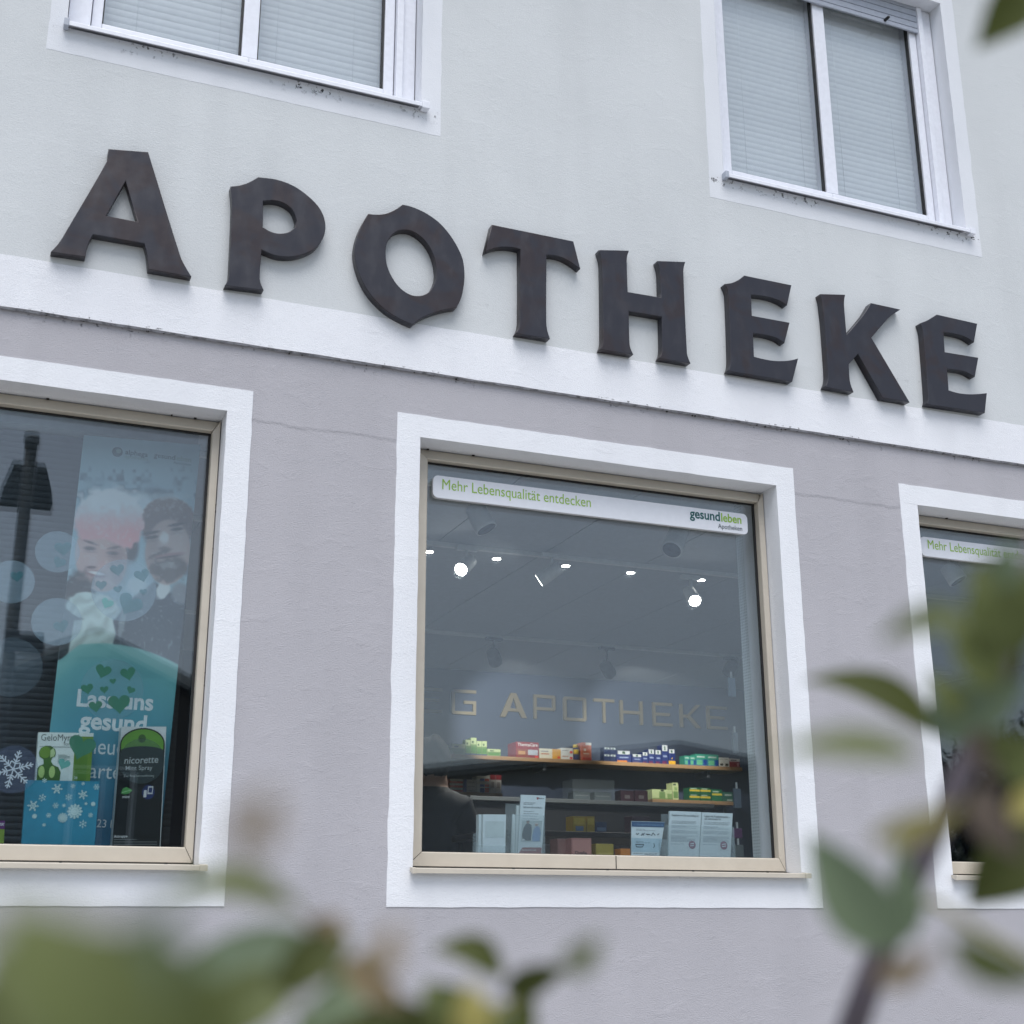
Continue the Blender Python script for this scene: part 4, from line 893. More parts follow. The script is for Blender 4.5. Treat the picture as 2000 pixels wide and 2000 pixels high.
plate('bubble', [pxcirc(c4(72,835),49,STK)], STK, .0003, film('frost_film',(120,135,170),.14), g); bars_mesh('snowflake', flake(o_.x,o_.z,rr,.3), STK-.001, .0042, flat((196,206,214),.5), g)

# packs standing on the board of the left window
def px_quad(pts, y, ybot=None): return [P(*p, y) for p in pts]
YG = .30
cs = px_quad((c4(186,960),c4(481,965),c4(505,640),c4(207,635)), YG)
g = empty('medicine_box', cs[0], 'white and green medicine box with a green torso picture, left window', 'box'); 
prism('carton', cs, .06, flat((214,226,222),.4), g)
def onq(cs, u, v): return cs[0]*(1-u)*(1-v)+cs[1]*u*(1-v)+cs[2]*u*v+cs[3]*(1-u)*v
def qfield(name, cs, poly, off, mat, par): return mesh(name, [onq(cs,u,v)+Vector((0,-off,0)) for u, v in poly], [tuple(range(len(poly)))], mat, par)
gg, gd = flat((104,142,52),.4), flat((62,104,40),.4)
qfield('printed_field', cs, [(.67,0),(1,0),(1,.94),(.67,.94)], .0008, gg, g); qfield('printed_field', cs, [(.69,.12),(.92,.12),(.92,.9),(.69,.9)], .0012, flat((88,130,48),.4), g)
qfield('printed_field', cs, [(.04,.755),(.64,.755),(.64,.762),(.04,.762)], .0010, pg_, g)
def ov(cx, cy, rx, ry, n=24, a0=0, a1=360): return [(cx+rx*math.cos(R_(a0+(a1-a0)*k/n)), cy+ry*math.sin(R_(a0+(a1-a0)*k/n))) for k in range(n)]
qfield('printed_torso', cs, [(.02,.20),(.44,.20),(.45,.34),(.40,.42),(.30,.46),(.26,.52),(.28,.58),(.33,.60),(.34,.66),(.32,.72),(.24,.775),(.14,.775),(.06,.73),(.03,.66),(.05,.59),(.12,.55),(.13,.47),(.06,.44),(.02,.40)], .0014, gd, g)
qfield('printed_torso', cs, ov(.145,.665,.10,.10), .0018, gg, g); qfield('printed_torso', cs, [(.24,.58),(.31,.60),(.325,.66),(.29,.74),(.24,.70)], .0021, flat((180,205,150),.4), g)
for s_ in (.10,.29): qfield('printed_lung', cs, ov(s_,.34,.055,.10), .0020, flat((170,200,120),.4), g)
text('lettering', 'GeloMyrtol', onq(cs,.055,.86)+Vector((0,-.001,0)), onq(cs,.74,.865)+Vector((0,-.001,0)), flat((92,102,100),.4), g, 0.0, hs=1.2)
text('lettering', 'forte', onq(cs,.47,.785)+Vector((0,-.001,0)), onq(cs,.66,.785)+Vector((0,-.001,0)), flat((130,140,138),.4), g, 0); text('lettering', '20', onq(cs,.70,.235)+Vector((0,-.0016,0)), onq(cs,.76,.235)+Vector((0,-.0016,0)), pw, g, .01)
for k in range(7): qfield('printed_line', cs, [(.38,.62-k*.022),(.60 if k%3 else .54,.62-k*.022),(.60 if k%3 else .54,.628-k*.022),(.38,.628-k*.022)], .0010, pg2, g)
# blue card with snowflakes
YB = .235
cs = px_quad((c4(112,1290),c4(506,1294),c4(537,900),c4(140,893)), YB)
g = empty('gift_box', cs[0], 'turquoise box printed with white snowflakes, left window', 'box'); prism('carton', cs, .05, flat((48,136,164),.4), g)
fl = flat((190,218,218), .5, name='snow_print')
for i,(cx,cy,r) in enumerate(((308,940,30),(393,925,14),(228,988,22),(370,985,20),(447,972,27),(178,1032,32),(300,1030,18),(345,1030,11),(403,1062,42),(186,1088,14),(262,1083,15),(338,1096,28),(488,1082,14),(447,1130,23),(237,1135,11),(502,1022,13),(520,930,18),(463,1020,9),(448,912,10),(240,895,14))):
    q = P(*c4(cx,cy), YB-.001); rr = (P(c4(cx+r,cy)[0],c4(cx,cy)[1],YB)-P(*c4(cx,cy),YB)).x
    bars_mesh('snowflake', flake(q.x, q.z, rr, .2*i, r > 26, 12 if i in (8,11,9,15) else 6), YB-.001, max(.0016, rr*.10), fl, g)
# black display pack
YN = .27
cs = px_quad((c4(600,1300),c4(862,1300),c4(897,605),c4(655,605)), YN)
g = empty('display_pack', cs[0], 'tall black display package with green arched top, left window', 'package'); prism('carton', cs, .07, flat((206,214,214),.4), g)
blk = flat((22,28,30), .3, name='pack_black')
arch = [(0,.0),(.985,.0),(.985,.78)]+[(.49+.495*math.cos(R_(a)), .86+.13*math.sin(R_(a))) for a in range(0,181,12)]+[(0,.78)]
qfield('printed_field', cs, arch, .0008, blk, g)
arch2 = [(.03,.80),(.955,.80)]+[(.49+.465*math.cos(R_(a)), .86+.118*math.sin(R_(a))) for a in range(0,181,12)]
qfield('printed_field', cs, arch2, .0012, flat((98,150,56),.4), g); qfield('printed_field', cs, ov(.47,.905,.085,.033), .0016, flat((58,92,44),.4), g)
qfield('printed_field', cs, [(0,.74),(.985,.74),(.985,.80)]+[(.49+.495*math.cos(R_(a)), .80+.045*math.sin(R_(a))) for a in range(0,181,12)], .0018, blk, g)
D_ = Vector((0,-.0024,0)); ln = flat((206,212,212),.4)
text('lettering', 'nicorette', onq(cs,.12,.705)+D_, onq(cs,.86,.715)+D_, ln, g, .008, hs=1.1, sh=.15); text('lettering', 'Mint Spray', onq(cs,.16,.655)+D_, onq(cs,.74,.66)+D_, ln, g, .004)
text('lettering', 'Zur Rauchentwöhnung', onq(cs,.13,.602)+D_, onq(cs,.78,.606)+D_, ln, g, 0); text('lettering', 'mint', onq(cs,.13,.438)+D_, onq(cs,.29,.440)+D_, ln, g, .012, sh=.15)
qfield('printed_leaf', cs, [(.10,.475),(.13,.51),(.20,.525),(.34,.50),(.27,.475),(.18,.468)], .0022, flat((80,150,80),.4), g); qfield('printed_leaf', cs, [(.12,.478),(.30,.499),(.29,.503),(.12,.484)], .0026, flat((150,200,150),.4), g)
qfield('printed_badge', cs, ov(.68,.485,.135,.056,28), .0022, flat((34,52,104),.4), g)
qfield('printed_phone', cs, [(.66,.47),(.77,.47),(.78,.53),(.67,.53)], .0026, ln, g); qfield('printed_phone', cs, [(.68,.48),(.755,.48),(.763,.52),(.688,.52)], .0030, flat((34,52,104),.4), g); qfield('printed_phone', cs, [(.58,.445),(.64,.445),(.645,.50),(.585,.50)], .0028, ln, g)
text('lettering', 'Attrappe', onq(cs,.02,.135)+D_, onq(cs,.30,.138)+D_, ln, g, .015)
for k in range(5): qfield('printed_line', cs, [(.02,.118-k*.018),((.5,.92,.93,.92,.9)[k],.118-k*.018),((.5,.92,.93,.92,.9)[k],.124-k*.018),(.02,.124-k*.018)], .0024, flat((110,116,116),.5), g)
# purple and green pack at the very left
cs = px_quad((c4(-150,1290),c4(17,1290),c4(27,1112),c4(-140,1108)), .26)
g = empty('medicine_box', cs[0], 'purple and green medicine box at the left edge of the left window', 'box'); prism('carton', cs, .05, flat((122,150,60),.4), g)
qfield('printed_field', cs, [(0,.78),(1,.74),(1,1),(0,1)], .0008, flat((96,44,110),.4), g); text('lettering', 'ex', onq(cs,.80,.85)+Vector((0,-.0014,0)), onq(cs,.99,.85)+Vector((0,-.0014,0)), ln, g, .02, sh=.2)

# ---------------------------------------------------------------- leaflets and holders in the middle window
paper = flat((214, 226, 230), .6, name='leaflet_paper', var=.03); ink = flat((110,122,130), .6, name='leaflet_ink'); dink = flat((64,74,84), .6, name='leaflet_dark_ink')
YP = .27
def leaflet(pts, thick, lab, y=YP, mat=paper, layers=1):
    cs = px_quad(pts, y); bz = Z(.239); ex = list(cs)
    for i in (0, 1):                                     # run the sheet down to the board, below the frame's edge
        top = cs[3] if i == 0 else cs[2]; t = (bz-top.z)/(cs[i].z-top.z); ex[i] = top+(cs[i]-top)*t
    g = empty('leaflet', ex[0], lab, 'leaflet', 'leaflets in the middle window')
    prism('sheet', ex, thick, mat, g); return g, cs
def lines(g, cs, rows, mat, off=.0008, h=.012):
    vs, fs = [], []
    for (u0, u1, v) in rows:
        x = u0
        while x < u1:                                    # words
            wd = min(random.uniform(.03,.12), u1-x); b = len(vs)
            vs += [onq(cs,x,v)+Vector((0,-off,0)), onq(cs,x+wd,v)+Vector((0,-off,0)), onq(cs,x+wd,v+h)+Vector((0,-off,0)), onq(cs,x,v+h)+Vector((0,-off,0))]; fs.append((b,b+1,b+2,b+3)); x += wd+.018
    mesh('printed_text', vs, fs, mat, g)
def holder(pts, lab, y=YP-.012, dep=.05):
    cs = px_quad(pts, y); x0, x1 = min(c.x for c in cs), max(c.x for c in cs); z1 = max(c.z for c in cs); bz = Z(.2385)
    g = empty('leaflet_holder', ((x0+x1)/2, y, bz), lab, 'leaflet holder', 'leaflet holders')
    box('front_pocket', x0, x1, y, y+.0025, bz, z1, M['acrylic'], g); box('back_plate', x0, x1, y+dep, y+dep+.0025, bz, z1+.05, M['acrylic'], g); box('base_plate', x0, x1, y+.0026, y+dep-.0001, bz, bz+.0025, M['acrylic'], g)
    box('side_cheek', x0-.0026, x0-.0001, y, y+dep, bz, z1, M['acrylic'], g); box('side_cheek', x1+.0001, x1+.0026, y, y+dep, bz, z1, M['acrylic'], g)
g, cs = leaflet((c6(437,832),c6(538,832),c6(542,661),c6(440,660)), .018, 'plain pale leaflet at far left of the middle window')
qfield('printed_field', cs, [(.10,.40),(.92,.40),(.92,.82),(.10,.82)], .0008, flat((196,210,212),.6), g)
g, cs = leaflet((c6(419,832),c6(434,832),c6(437,662),c6(421,660)), .03, 'narrow leaflet stack edge beside the plain pale leaflet', YP+.02)
holder((c6(414,835),c6(542,835),c6(542,800),c6(418,800)), 'clear low holder around the plain pale leaflet')
g, cs = leaflet((c6(594,835),c6(700,835),c6(718,577),c6(608,573)), .008, 'tall white leaflet with a photo of two people and red foot')
lines(g, cs, [(.12,.60,.86),(.12,.52,.835),(.12,.85,.79),(.12,.90,.775),(.14,.55,.715),(.14,.75,.675),(.14,.70,.635),(.12,.75,.585)], ink, .0008, .008)
qfield('printed_photo', cs, [(.10,.20),(.92,.20),(.92,.56),(.10,.56)], .0008, flat((176,190,190),.5), g)
qfield('printed_photo', cs, [(.16,.22),(.50,.22),(.52,.36),(.50,.48),(.40,.51),(.28,.51),(.18,.44),(.13,.32)], .0012, flat((44,50,60),.5), g); qfield('printed_photo', cs, ov(.34,.535,.07,.026), .0016, flat((150,120,108),.5), g); qfield('printed_photo', cs, [(.27,.545),(.41,.545),(.40,.562),(.28,.562)], .0020, flat((40,34,34),.5), g)
qfield('printed_photo', cs, [(.58,.21),(.86,.21),(.90,.34),(.84,.45),(.70,.47),(.60,.42),(.55,.30)], .0014, flat((120,150,190),.5), g); qfield('printed_photo', cs, ov(.70,.495,.07,.026), .0018, flat((168,140,130),.5), g); qfield('printed_photo', cs, [(.63,.505),(.77,.505),(.75,.525),(.65,.525)], .0022, flat((196,192,188),.5), g)
qfield('printed_photo', cs, [(.12,.215),(.24,.215),(.25,.25),(.13,.25)], .0024, ln, g)
qfield('printed_field', cs, [(.02,0),(.98,0),(.98,.105),(.18,.105)], .0010, flat((140,60,56),.5), g); lines(g, cs, [(.15,.75,.055)], ln, .0014, .012)
qfield('printed_crest', cs, [(.66,.925),(.70,.925),(.72,.95),(.72,.965),(.64,.965),(.64,.95)], .0010, flat((150,44,60),.5), g); text('lettering', 'Malteser', onq(cs,.73,.938)+Vector((0,-.001,0)), onq(cs,.95,.94)+Vector((0,-.001,0)), dink, g, .01, res=2)
leaflet((c6(583,835),c6(600,835),c6(606,622),c6(589,620)), .008, 'middle step of the leaflets behind the tall white one', YP+.03); leaflet((c6(565,835),c6(586,835),c6(590,662),c6(571,660)), .008, 'lowest step of the leaflets behind the tall white one', YP+.05)
holder((c6(570,836),c6(708,836),c6(712,665),c6(580,665)), 'clear stepped holder of the tall white leaflet', dep=.075)
g, cs = leaflet((c6(1099,847),c6(1222,849),c6(1246,694),c6(1099,690)), .006, 'pale sheet with a blue heading and small pictograms')
qfield('printed_field', cs, [(0,.84),(1,.84),(1,.99),(0,.99)], .0008, flat((58,92,130),.5), g); text('lettering', 'Kompetenzbereiche für Sie', onq(cs,.18,.885)+Vector((0,-.0014,0)), onq(cs,.97,.885)+Vector((0,-.0014,0)), flat((130,165,195),.5), g, 0, res=2)
lines(g, cs, [(.14,.42,.77),(.14,.75,.735),(.14,.40,.42),(.14,.62,.385)], ink, .0008, .010); qfield('printed_field', cs, [(0,.13),(1,.13),(1,.52),(0,.52)], .0005, flat((176,202,214),.6), g); lines(g, cs, [(.06,.4,.08),(.46,.9,.08),(.46,.9,.05)], dink, .0008, .010)
bars_mesh('pictogram', [((lambda p: (p.x,p.z))(onq(cs,*a)), (lambda p: (p.x,p.z))(onq(cs,*b))) for a, b in (((.14,.66),(.18,.62)),((.18,.62),(.23,.66)),((.30,.60),(.42,.67)),((.33,.66),(.40,.60)),((.46,.64),(.60,.63)),((.50,.61),(.56,.65)),((.63,.59),(.68,.68)),((.68,.68),(.76,.60)),((.82,.62),(.88,.66)),((.13,.34),(.41,.34)),((.13,.34),(.17,.27)),((.17,.27),(.36,.27)),((.36,.27),(.41,.34)),((.74,.38),(.78,.30)),((.78,.30),(.74,.26)))], cs[0].y-.001, .003, dink, g)
holder((c6(1228,850),c6(1256,850),c6(1258,772),c6(1232,772)), 'small clear empty holder beside the blue-headed sheet', dep=.06)
seal = flat((132,50,88), .5, name='seal_magenta')
for pts, lab, hd in (((c6(1262,850),c6(1397,851),c6(1408,650),c6(1268,645)),'left white text sheet with magenta seal', ['Begleiten wir Sie von Anfang an']), ((c6(1401,851),c6(1538,853),c6(1548,656),c6(1413,651)),'right white text sheet with magenta seal',['Leben mit Kopfschmerzen –','wir unterstützen Sie'])):
    g, cs = leaflet(pts, .010, lab); rows = []
    for k, s_ in enumerate(hd): text('lettering', s_, onq(cs,.08,.89-.055*k)+Vector((0,-.001,0)), onq(cs,.92 if k == 0 else .62,.89-.055*k)+Vector((0,-.001,0)), dink, g, .006, res=2, hs=1.25)
    for v in (.78,.755,.73,.68,.66,.635,.575,.55,.525,.455,.43,.41,.39,.365,.34): rows.append((.08, random.choice((.55,.9,.92,.88,.86)), v))
    rows.append((.06,.52,.28)); lines(g, cs, rows, ink, .0008, .007)
    c_ = onq(cs,.76,.27); r_ = (cs[1]-cs[0]).length*.115
    plate('seal', [[(c_.x+r_*math.cos(2*math.pi*k/28), c_.z+r_*math.sin(2*math.pi*k/28)) for k in range(28)]], c_.y-.0012, .0008, seal, g)
    for zz_ in (-.35,.28): bars_mesh('seal_mark', [((c_.x-r_*.55, c_.z+r_*zz_*.8), (c_.x+r_*.55, c_.z+r_*(zz_*.8+.18)))], c_.y-.0016, r_*.22, paper, g)
holder((c6(1262,853),c6(1545,853),c6(1552,715),c6(1268,712)), 'clear wide holder around the two text sheets')

# ================================================================ PERSON INSIDE
def skinned(name, joints, edges, rad, levels, mat, parent=None):
    me = bpy.data.meshes.new(name); me.from_pydata(joints, edges, []); o = bpy.data.objects.new(name, me); COL.objects.link(o)
    md = o.modifiers.new('skin', 'SKIN'); md.use_smooth_shade = True
    for v, r in zip(me.skin_vertices[0].data, rad): v.radius = r if isinstance(r, tuple) else (r, r)
    me.skin_vertices[0].data[0].use_root = True
    sb = o.modifiers.new('sub', 'SUBSURF'); sb.levels = levels; sb.render_levels = levels
    dg = bpy.context.evaluated_depsgraph_get(); m2 = bpy.data.meshes.new_from_object(o.evaluated_get(dg)); bpy.data.objects.remove(o)
    m2.name = name; m2.materials.clear(); m2.materials.append(mat); return m2
ht = P(*c6(205,322), 2.5); px0 = P(*c6(215,420), 2.5).x; top = ht.z; sc_ = (top-FLOOR)/1.80
def J(x, y, z): return (x*sc_, y*sc_, z*sc_)
jn = [J(0,0,.95), J(0,.01,1.12), J(0,0,1.30), J(0,-.02,1.45), J(.01,0,1.53), J(.03,.02,1.60), J(.035,.02,1.70), J(.03,.015,1.755),
      J(.19,-.01,1.42), J(.25,.06,1.14), J(.20,.28,1.04), J(.17,.37,1.05), J(-.19,-.01,1.42), J(-.25,.04,1.14), J(-.20,.24,1.00), J(-.17,.33,1.00),
      J(.10,0,.90), J(.11,.02,.48), J(.11,-.01,.08), J(.12,.14,.03), J(-.10,0,.90), J(-.11,.02,.48), J(-.11,-.01,.08), J(-.12,.14,.03)]
ed = [(0,1),(1,2),(2,3),(3,4),(4,5),(5,6),(6,7),(3,8),(8,9),(9,10),(10,11),(3,12),(12,13),(13,14),(14,15),(0,16),(16,17),(17,18),(18,19),(0,20),(20,21),(21,22),(22,23)]
rd = [(.17,.12),(.16,.115),(.18,.125),(.13,.10),.062,.075,.085,.062,.078,.058,.045,.035,.078,.058,.045,.035,.095,.070,.052,.040,.095,.070,.052,.040]
rd = [tuple(k*sc_ for k in (r if isinstance(r, tuple) else (r, r))) for r in rd]
pm_ = NM('person_cloth_and_skin'); zz = pm_.sep()[2]
hm = pm_.math('GREATER_THAN', zz, FLOOR+1.52*sc_)
pm_.set(col=pm_.mix(hm, (.018,.019,.024), (.34,.21,.16)), rough=.75)
g = empty('person', (px0, 2.5, FLOOR), 'dark-haired person in a dark jacket seen from behind inside the shop', 'person')
def place_me(me, name, mat=None):
    n = len(me.vertices); a = np.empty(n*3); me.vertices.foreach_get('co', a); a = a.reshape(-1,3); th = R_(-35)
    x = a[:,0]*math.cos(th)-a[:,1]*math.sin(th); y = a[:,0]*math.sin(th)+a[:,1]*math.cos(th)
    me.vertices.foreach_set('co', np.stack([x+px0-.03, y+2.5, a[:,2]+FLOOR],1).ravel()); me.update()
    return put(bpy.data.objects.new(name, me), g)
place_me(skinned('body', jn, ed, rd, 2, pm_.m), 'body')
# hair: shell over the skull, open at the face
hair = NM('dark_hair'); hf = hair.noise(120, 3, .6); hair.set(col=hair.ramp(hf, [(.3,(.006,.005,.005)),(.75,(.018,.016,.015))]), rough=.85, spec=.1); hair.bump(hf, .004)
bm = bmesh.new(); bmesh.ops.create_uvsphere(bm, u_segments=32, v_segments=24, radius=1)
for v in bm.verts:
    w_ = 1+.05*math.sin(9*v.co.x+7*v.co.z)+random.uniform(-.03,.03); v.co = Vector((v.co.x*.100*w_+.032, v.co.y*.118*w_+.010, v.co.z*.135*w_+1.682))*sc_
bmesh.ops.delete(bm, geom=[v for v in bm.verts if (v.co.y/sc_ > .055 and v.co.z/sc_ < 1.735) or v.co.z/sc_ < 1.575], context='VERTS')
me = bpy.data.meshes.new('hair'); bm.to_mesh(me); bm.free(); me.materials.append(hair.m); me.polygons.foreach_set('use_smooth',[True]*len(me.polygons)); place_me(me, 'hair')
# jacket collar and shoulders
jk = flat((34, 36, 42), .85, name='jacket_cloth')
me = skinned('jacket', [J(0,0,.98),J(0,0,1.25),J(0,-.01,1.44),J(.21,-.01,1.40),J(.27,.05,1.15),J(-.21,-.01,1.40),J(-.27,.03,1.15),J(0,.005,1.52)], [(0,1),(1,2),(2,3),(3,4),(2,5),(5,6),(2,7)], [tuple(k*sc_ for k in r) for r in ((.20,.14),(.20,.145),(.15,.12),(.085,.085),(.068,.068),(.085,.085),(.068,.068),(.085,.085))], 2, jk); place_me(me, 'jacket')

# ================================================================ ACROSS THE STREET (seen in the panes)
MIR = .28                                            # mirror image of the eye stands at y = 5.28
def RP(px, py, Y):                                   # point at y = Y whose reflection in the panes shows at this pixel
    d = ray(px, py); t = (5.0+MIR-Y)/d.y; q = CAM+d*t; return Vector((q.x, Y, q.z))
def m_tiles(name, a, b):
    m = NM(name); wv = m.n('ShaderNodeTexWave', Scale=2.2, Distortion=.4); wv.bands_direction = 'Z'; m.l(m.pos(), wv.inputs['Vector'])
    m.set(col=m.mix(wv.outputs['Fac'], a, b), rough=.8); m.bump(wv.outputs['Fac'], .02); return m.m
def house(xr, Y, ridge, half, slope, length, wallc, roofm, lab, wins):
    ez = ridge-half*slope; g = empty('house', (xr, Y, 0), lab, 'house', 'houses across the street')
    wm_ = stucco('house_plaster_'+str(int(xr)), tuple(c*.9 for c in wallc), wallc, .004)
    vs = [(xr-half,Y,0),(xr+half,Y,0),(xr+half,Y,ez),(xr,Y,ridge-.1),(xr-half,Y,ez)]; vs += [(x,Y-length,z) for x,_,z in vs]
    mesh('wall', vs, [(0,1,2,3,4)[::-1],(5,6,7,8,9),(0,5,9,4),(1,2,7,6)], wm_, g)
    for s in (-1,1):
        a = [(xr,Y+.5,ridge),(xr+s*(half+.5),Y+.5,ez-.5*slope),(xr+s*(half+.5),Y-length-.5,ez-.5*slope),(xr,Y-length-.5,ridge)]
        b = [(x,y,z+.22) for x,y,z in a]; mesh('roof', a+b, [(0,1,2,3),(7,6,5,4),(0,4,5,1),(1,5,6,2),(2,6,7,3),(3,7,4,0)], roofm, g)
        a = [(xr,Y+.53,ridge-.03),(xr+s*(half+.5),Y+.53,ez-.5*slope-.03),(xr+s*(half+.5),Y+.53,ez-.5*slope+.24),(xr,Y+.53,ridge+.24)]
        mesh('verge_board', a+[(x,y-.025,z) for x,y,z in a], [(0,1,2,3),(7,6,5,4),(0,4,5,1),(1,5,6,2),(2,6,7,3),(3,7,4,0)], flat((205,205,200),.6), g)
    for (wx, wz, ww, wh) in wins:
        f = box('window', xr+wx-ww/2-.08, xr+wx+ww/2+.08, Y-.02, Y+.05, wz-.08, wz+wh+.08, flat((215,215,215),.5), g)
        for s in (-1,1): box('pane', xr+wx+s*ww/4-ww/4+.03, xr+wx+s*ww/4+ww/4-.03, Y+.051, Y+.058, wz, wz+wh, flat((24,28,32),.1), f)
    box('chimney', xr-.3, xr+.3, Y-length*.5, Y-length*.5+.6, ridge-.2, ridge+.9, flat((110,70,60),.9), g)
    return g
YH = -25.0
rp = RP(185,1252,YH); re = RP(362,1345,YH); slp = (rp.z-re.z)/(re.x-rp.x)
rt1, rt2 = m_tiles('slate_roof',(.05,.05,.055),(.08,.08,.085)), m_tiles('grey_tile_roof',(.36,.35,.35),(.46,.45,.45))
house(rp.x, YH, rp.z, 6.0, slp, 12, (.14,.125,.11), rt1, 'brown gabled house with white verge boards across the street', [(-3.4,4.0,1.3,1.4),(0.4,2.9,1.2,2.0),(3.4,2.9,1.2,2.0),(-3.4,1.0,1.3,1.4),(3.4,.9,1.2,1.3)])
house(rp.x+17.5, YH-6, 6.8, 10.5, .13, 14, (.62,.61,.60), rt2, 'long low grey-roofed house across the street, added to haze the window reflections', [(-5.5,1.2,1.3,1.4),(0,1.2,1.3,1.4),(5.5,1.2,1.3,1.4)])  # added for the middle window: ridge and pale walls set its reflected haze
house(rp.x+38, YH-4, 7.4, 9.0, .30, 14, (.13,.12,.12), rt1, 'grey house with slate roof far right across the street', [(-2.5,1.2,1.3,1.4),(2.5,1.2,1.3,1.4)])
# street lamp
YS = -8.2
lt = RP(63,843,YS); la = RP(50,985,YS); lx = lt.x
iron = flat((34,36,40), .5, .3, name='lamp_post_iron')
g = empty('street_lamp', (lx, YS, .12), 'dark street lamp with two flared heads reflected in the left window', 'street lamp')
h0 = RP(50,905,YS).z; h1 = RP(50,955,YS).z; h2 = RP(50,985,YS).z
tube('pole', [(lx,YS,0),(lx,YS,.6),(lx,YS,.62),(lx,YS,lt.z-.12)], [.10,.10,.066,.060], iron, g, 16); tube('finial', [(lx,YS,lt.z-.12),(lx,YS,lt.z-.02),(lx,YS,lt.z)], [.075,.075,.06], flat((120,124,128),.5,.3), g, 16)
for s in (-1,1):
    vs = [(lx+s*.065,YS-.14,h2),(lx+s*.25,YS-.14,h2),(lx+s*.25,YS+.14,h2),(lx+s*.065,YS+.14,h2),(lx+s*.065,YS-.12,h1),(lx+s*.225,YS-.12,h1),(lx+s*.225,YS+.12,h1),(lx+s*.065,YS+.12,h1),(lx+s*.065,YS-.09,h0),(lx+s*.15,YS-.09,h0),(lx+s*.15,YS+.09,h0),(lx+s*.065,YS+.09,h0)]
    mesh('lamp_head', vs, [(0,1,2,3)]+[(a+b, a+(b+1)%4, a+4+(b+1)%4, a+4+b) for a in (0,4) for b in range(4)]+[(8,9,10,11)], iron, g)
sz = RP(30,1255,YS).z; box('sign_box', lx-.06, lx+.30, YS+.07, YS+.12, sz-.10, sz+.10, iron, g, .01)

# trees across the street
def leafmat(name, a, b, trans=.25, rough=.45):
    m = NM(name); oi = m.n('ShaderNodeObjectInfo'); f = m.noise(30, 3); mx_ = m.math('ADD', m.math('MULTIPLY', f, .6), m.math('MULTIPLY', oi.outputs['Random'], .4))
    c = m.ramp(mx_, [(.25, a), (.75, b)]); m.set(col=c, rough=rough)
    if trans:
        t = m.n('ShaderNodeBsdfTranslucent'); x = m.n('ShaderNodeMixShader', Fac=trans); m.l(c, t.inputs[0]); m.l(m.b.outputs[0], x.inputs[1]); m.l(t.outputs[0], x.inputs[2]); m.l(x.outputs[0], m.out.inputs[0])
    return m.m
bark = flat((70,60,52), .9, name='bark', var=.25); far_leaf = leafmat('evergreen_leaf', (.02,.035,.015), (.045,.065,.03), 0)
def tree(x, y, h, r, lab, seed):
    rg = np.random.default_rng(seed); g = empty('tree', (x,y,0), lab, 'tree')
    bm = bmesh.new(); add_tube(bm, [(x,y,0),(x+.05,y,h*.3),(x-.05,y,h*.6),(x,y,h*.9)], [.2,.15,.1,.03], 10)
    for k in range(14):
        a = rg.uniform(0,6.28); z = h*rg.uniform(.3,.8); L = r*rg.uniform(.5,.9); add_tube(bm, [(x,y,z),(x+L*.5*math.cos(a),y+L*.5*math.sin(a),z+L*.35),(x+L*math.cos(a),y+L*math.sin(a),z+L*.6)], [.06,.04,.015], 6)
    bm_obj('trunk', bm, bark, g, True)
    n = 5200; c = rg.normal(0,1,(70,3)); c /= np.linalg.norm(c,axis=1)[:,None]; c = c*rg.uniform(.35,1,(70,1))*np.array([r,r,h*.36])+np.array([x,y,h*.62])
    p = c[rg.integers(0,70,n)]+rg.normal(0,.30,(n,3)); d1 = rg.normal(0,1,(n,3)); d1 /= np.linalg.norm(d1,axis=1)[:,None]; d2 = np.cross(d1, rg.normal(0,1,(n,3))); d2 /= np.linalg.norm(d2,axis=1)[:,None]
    V = np.stack([p-d1*.10, p+d2*.05, p+d1*.10, p-d2*.05],1).reshape(-1,3); mesh('crown', V.tolist(), np.arange(4*n).reshape(-1,4).tolist(), far_leaf, g)
for i, (pxx, Y, h, r, lab) in enumerate(((1890,-20,6.2,2.4,'dark evergreen tree far right across the street'),)):
    q = RP(pxx,1500,Y); tree(q.x, Y, h, r, lab, 20+i)

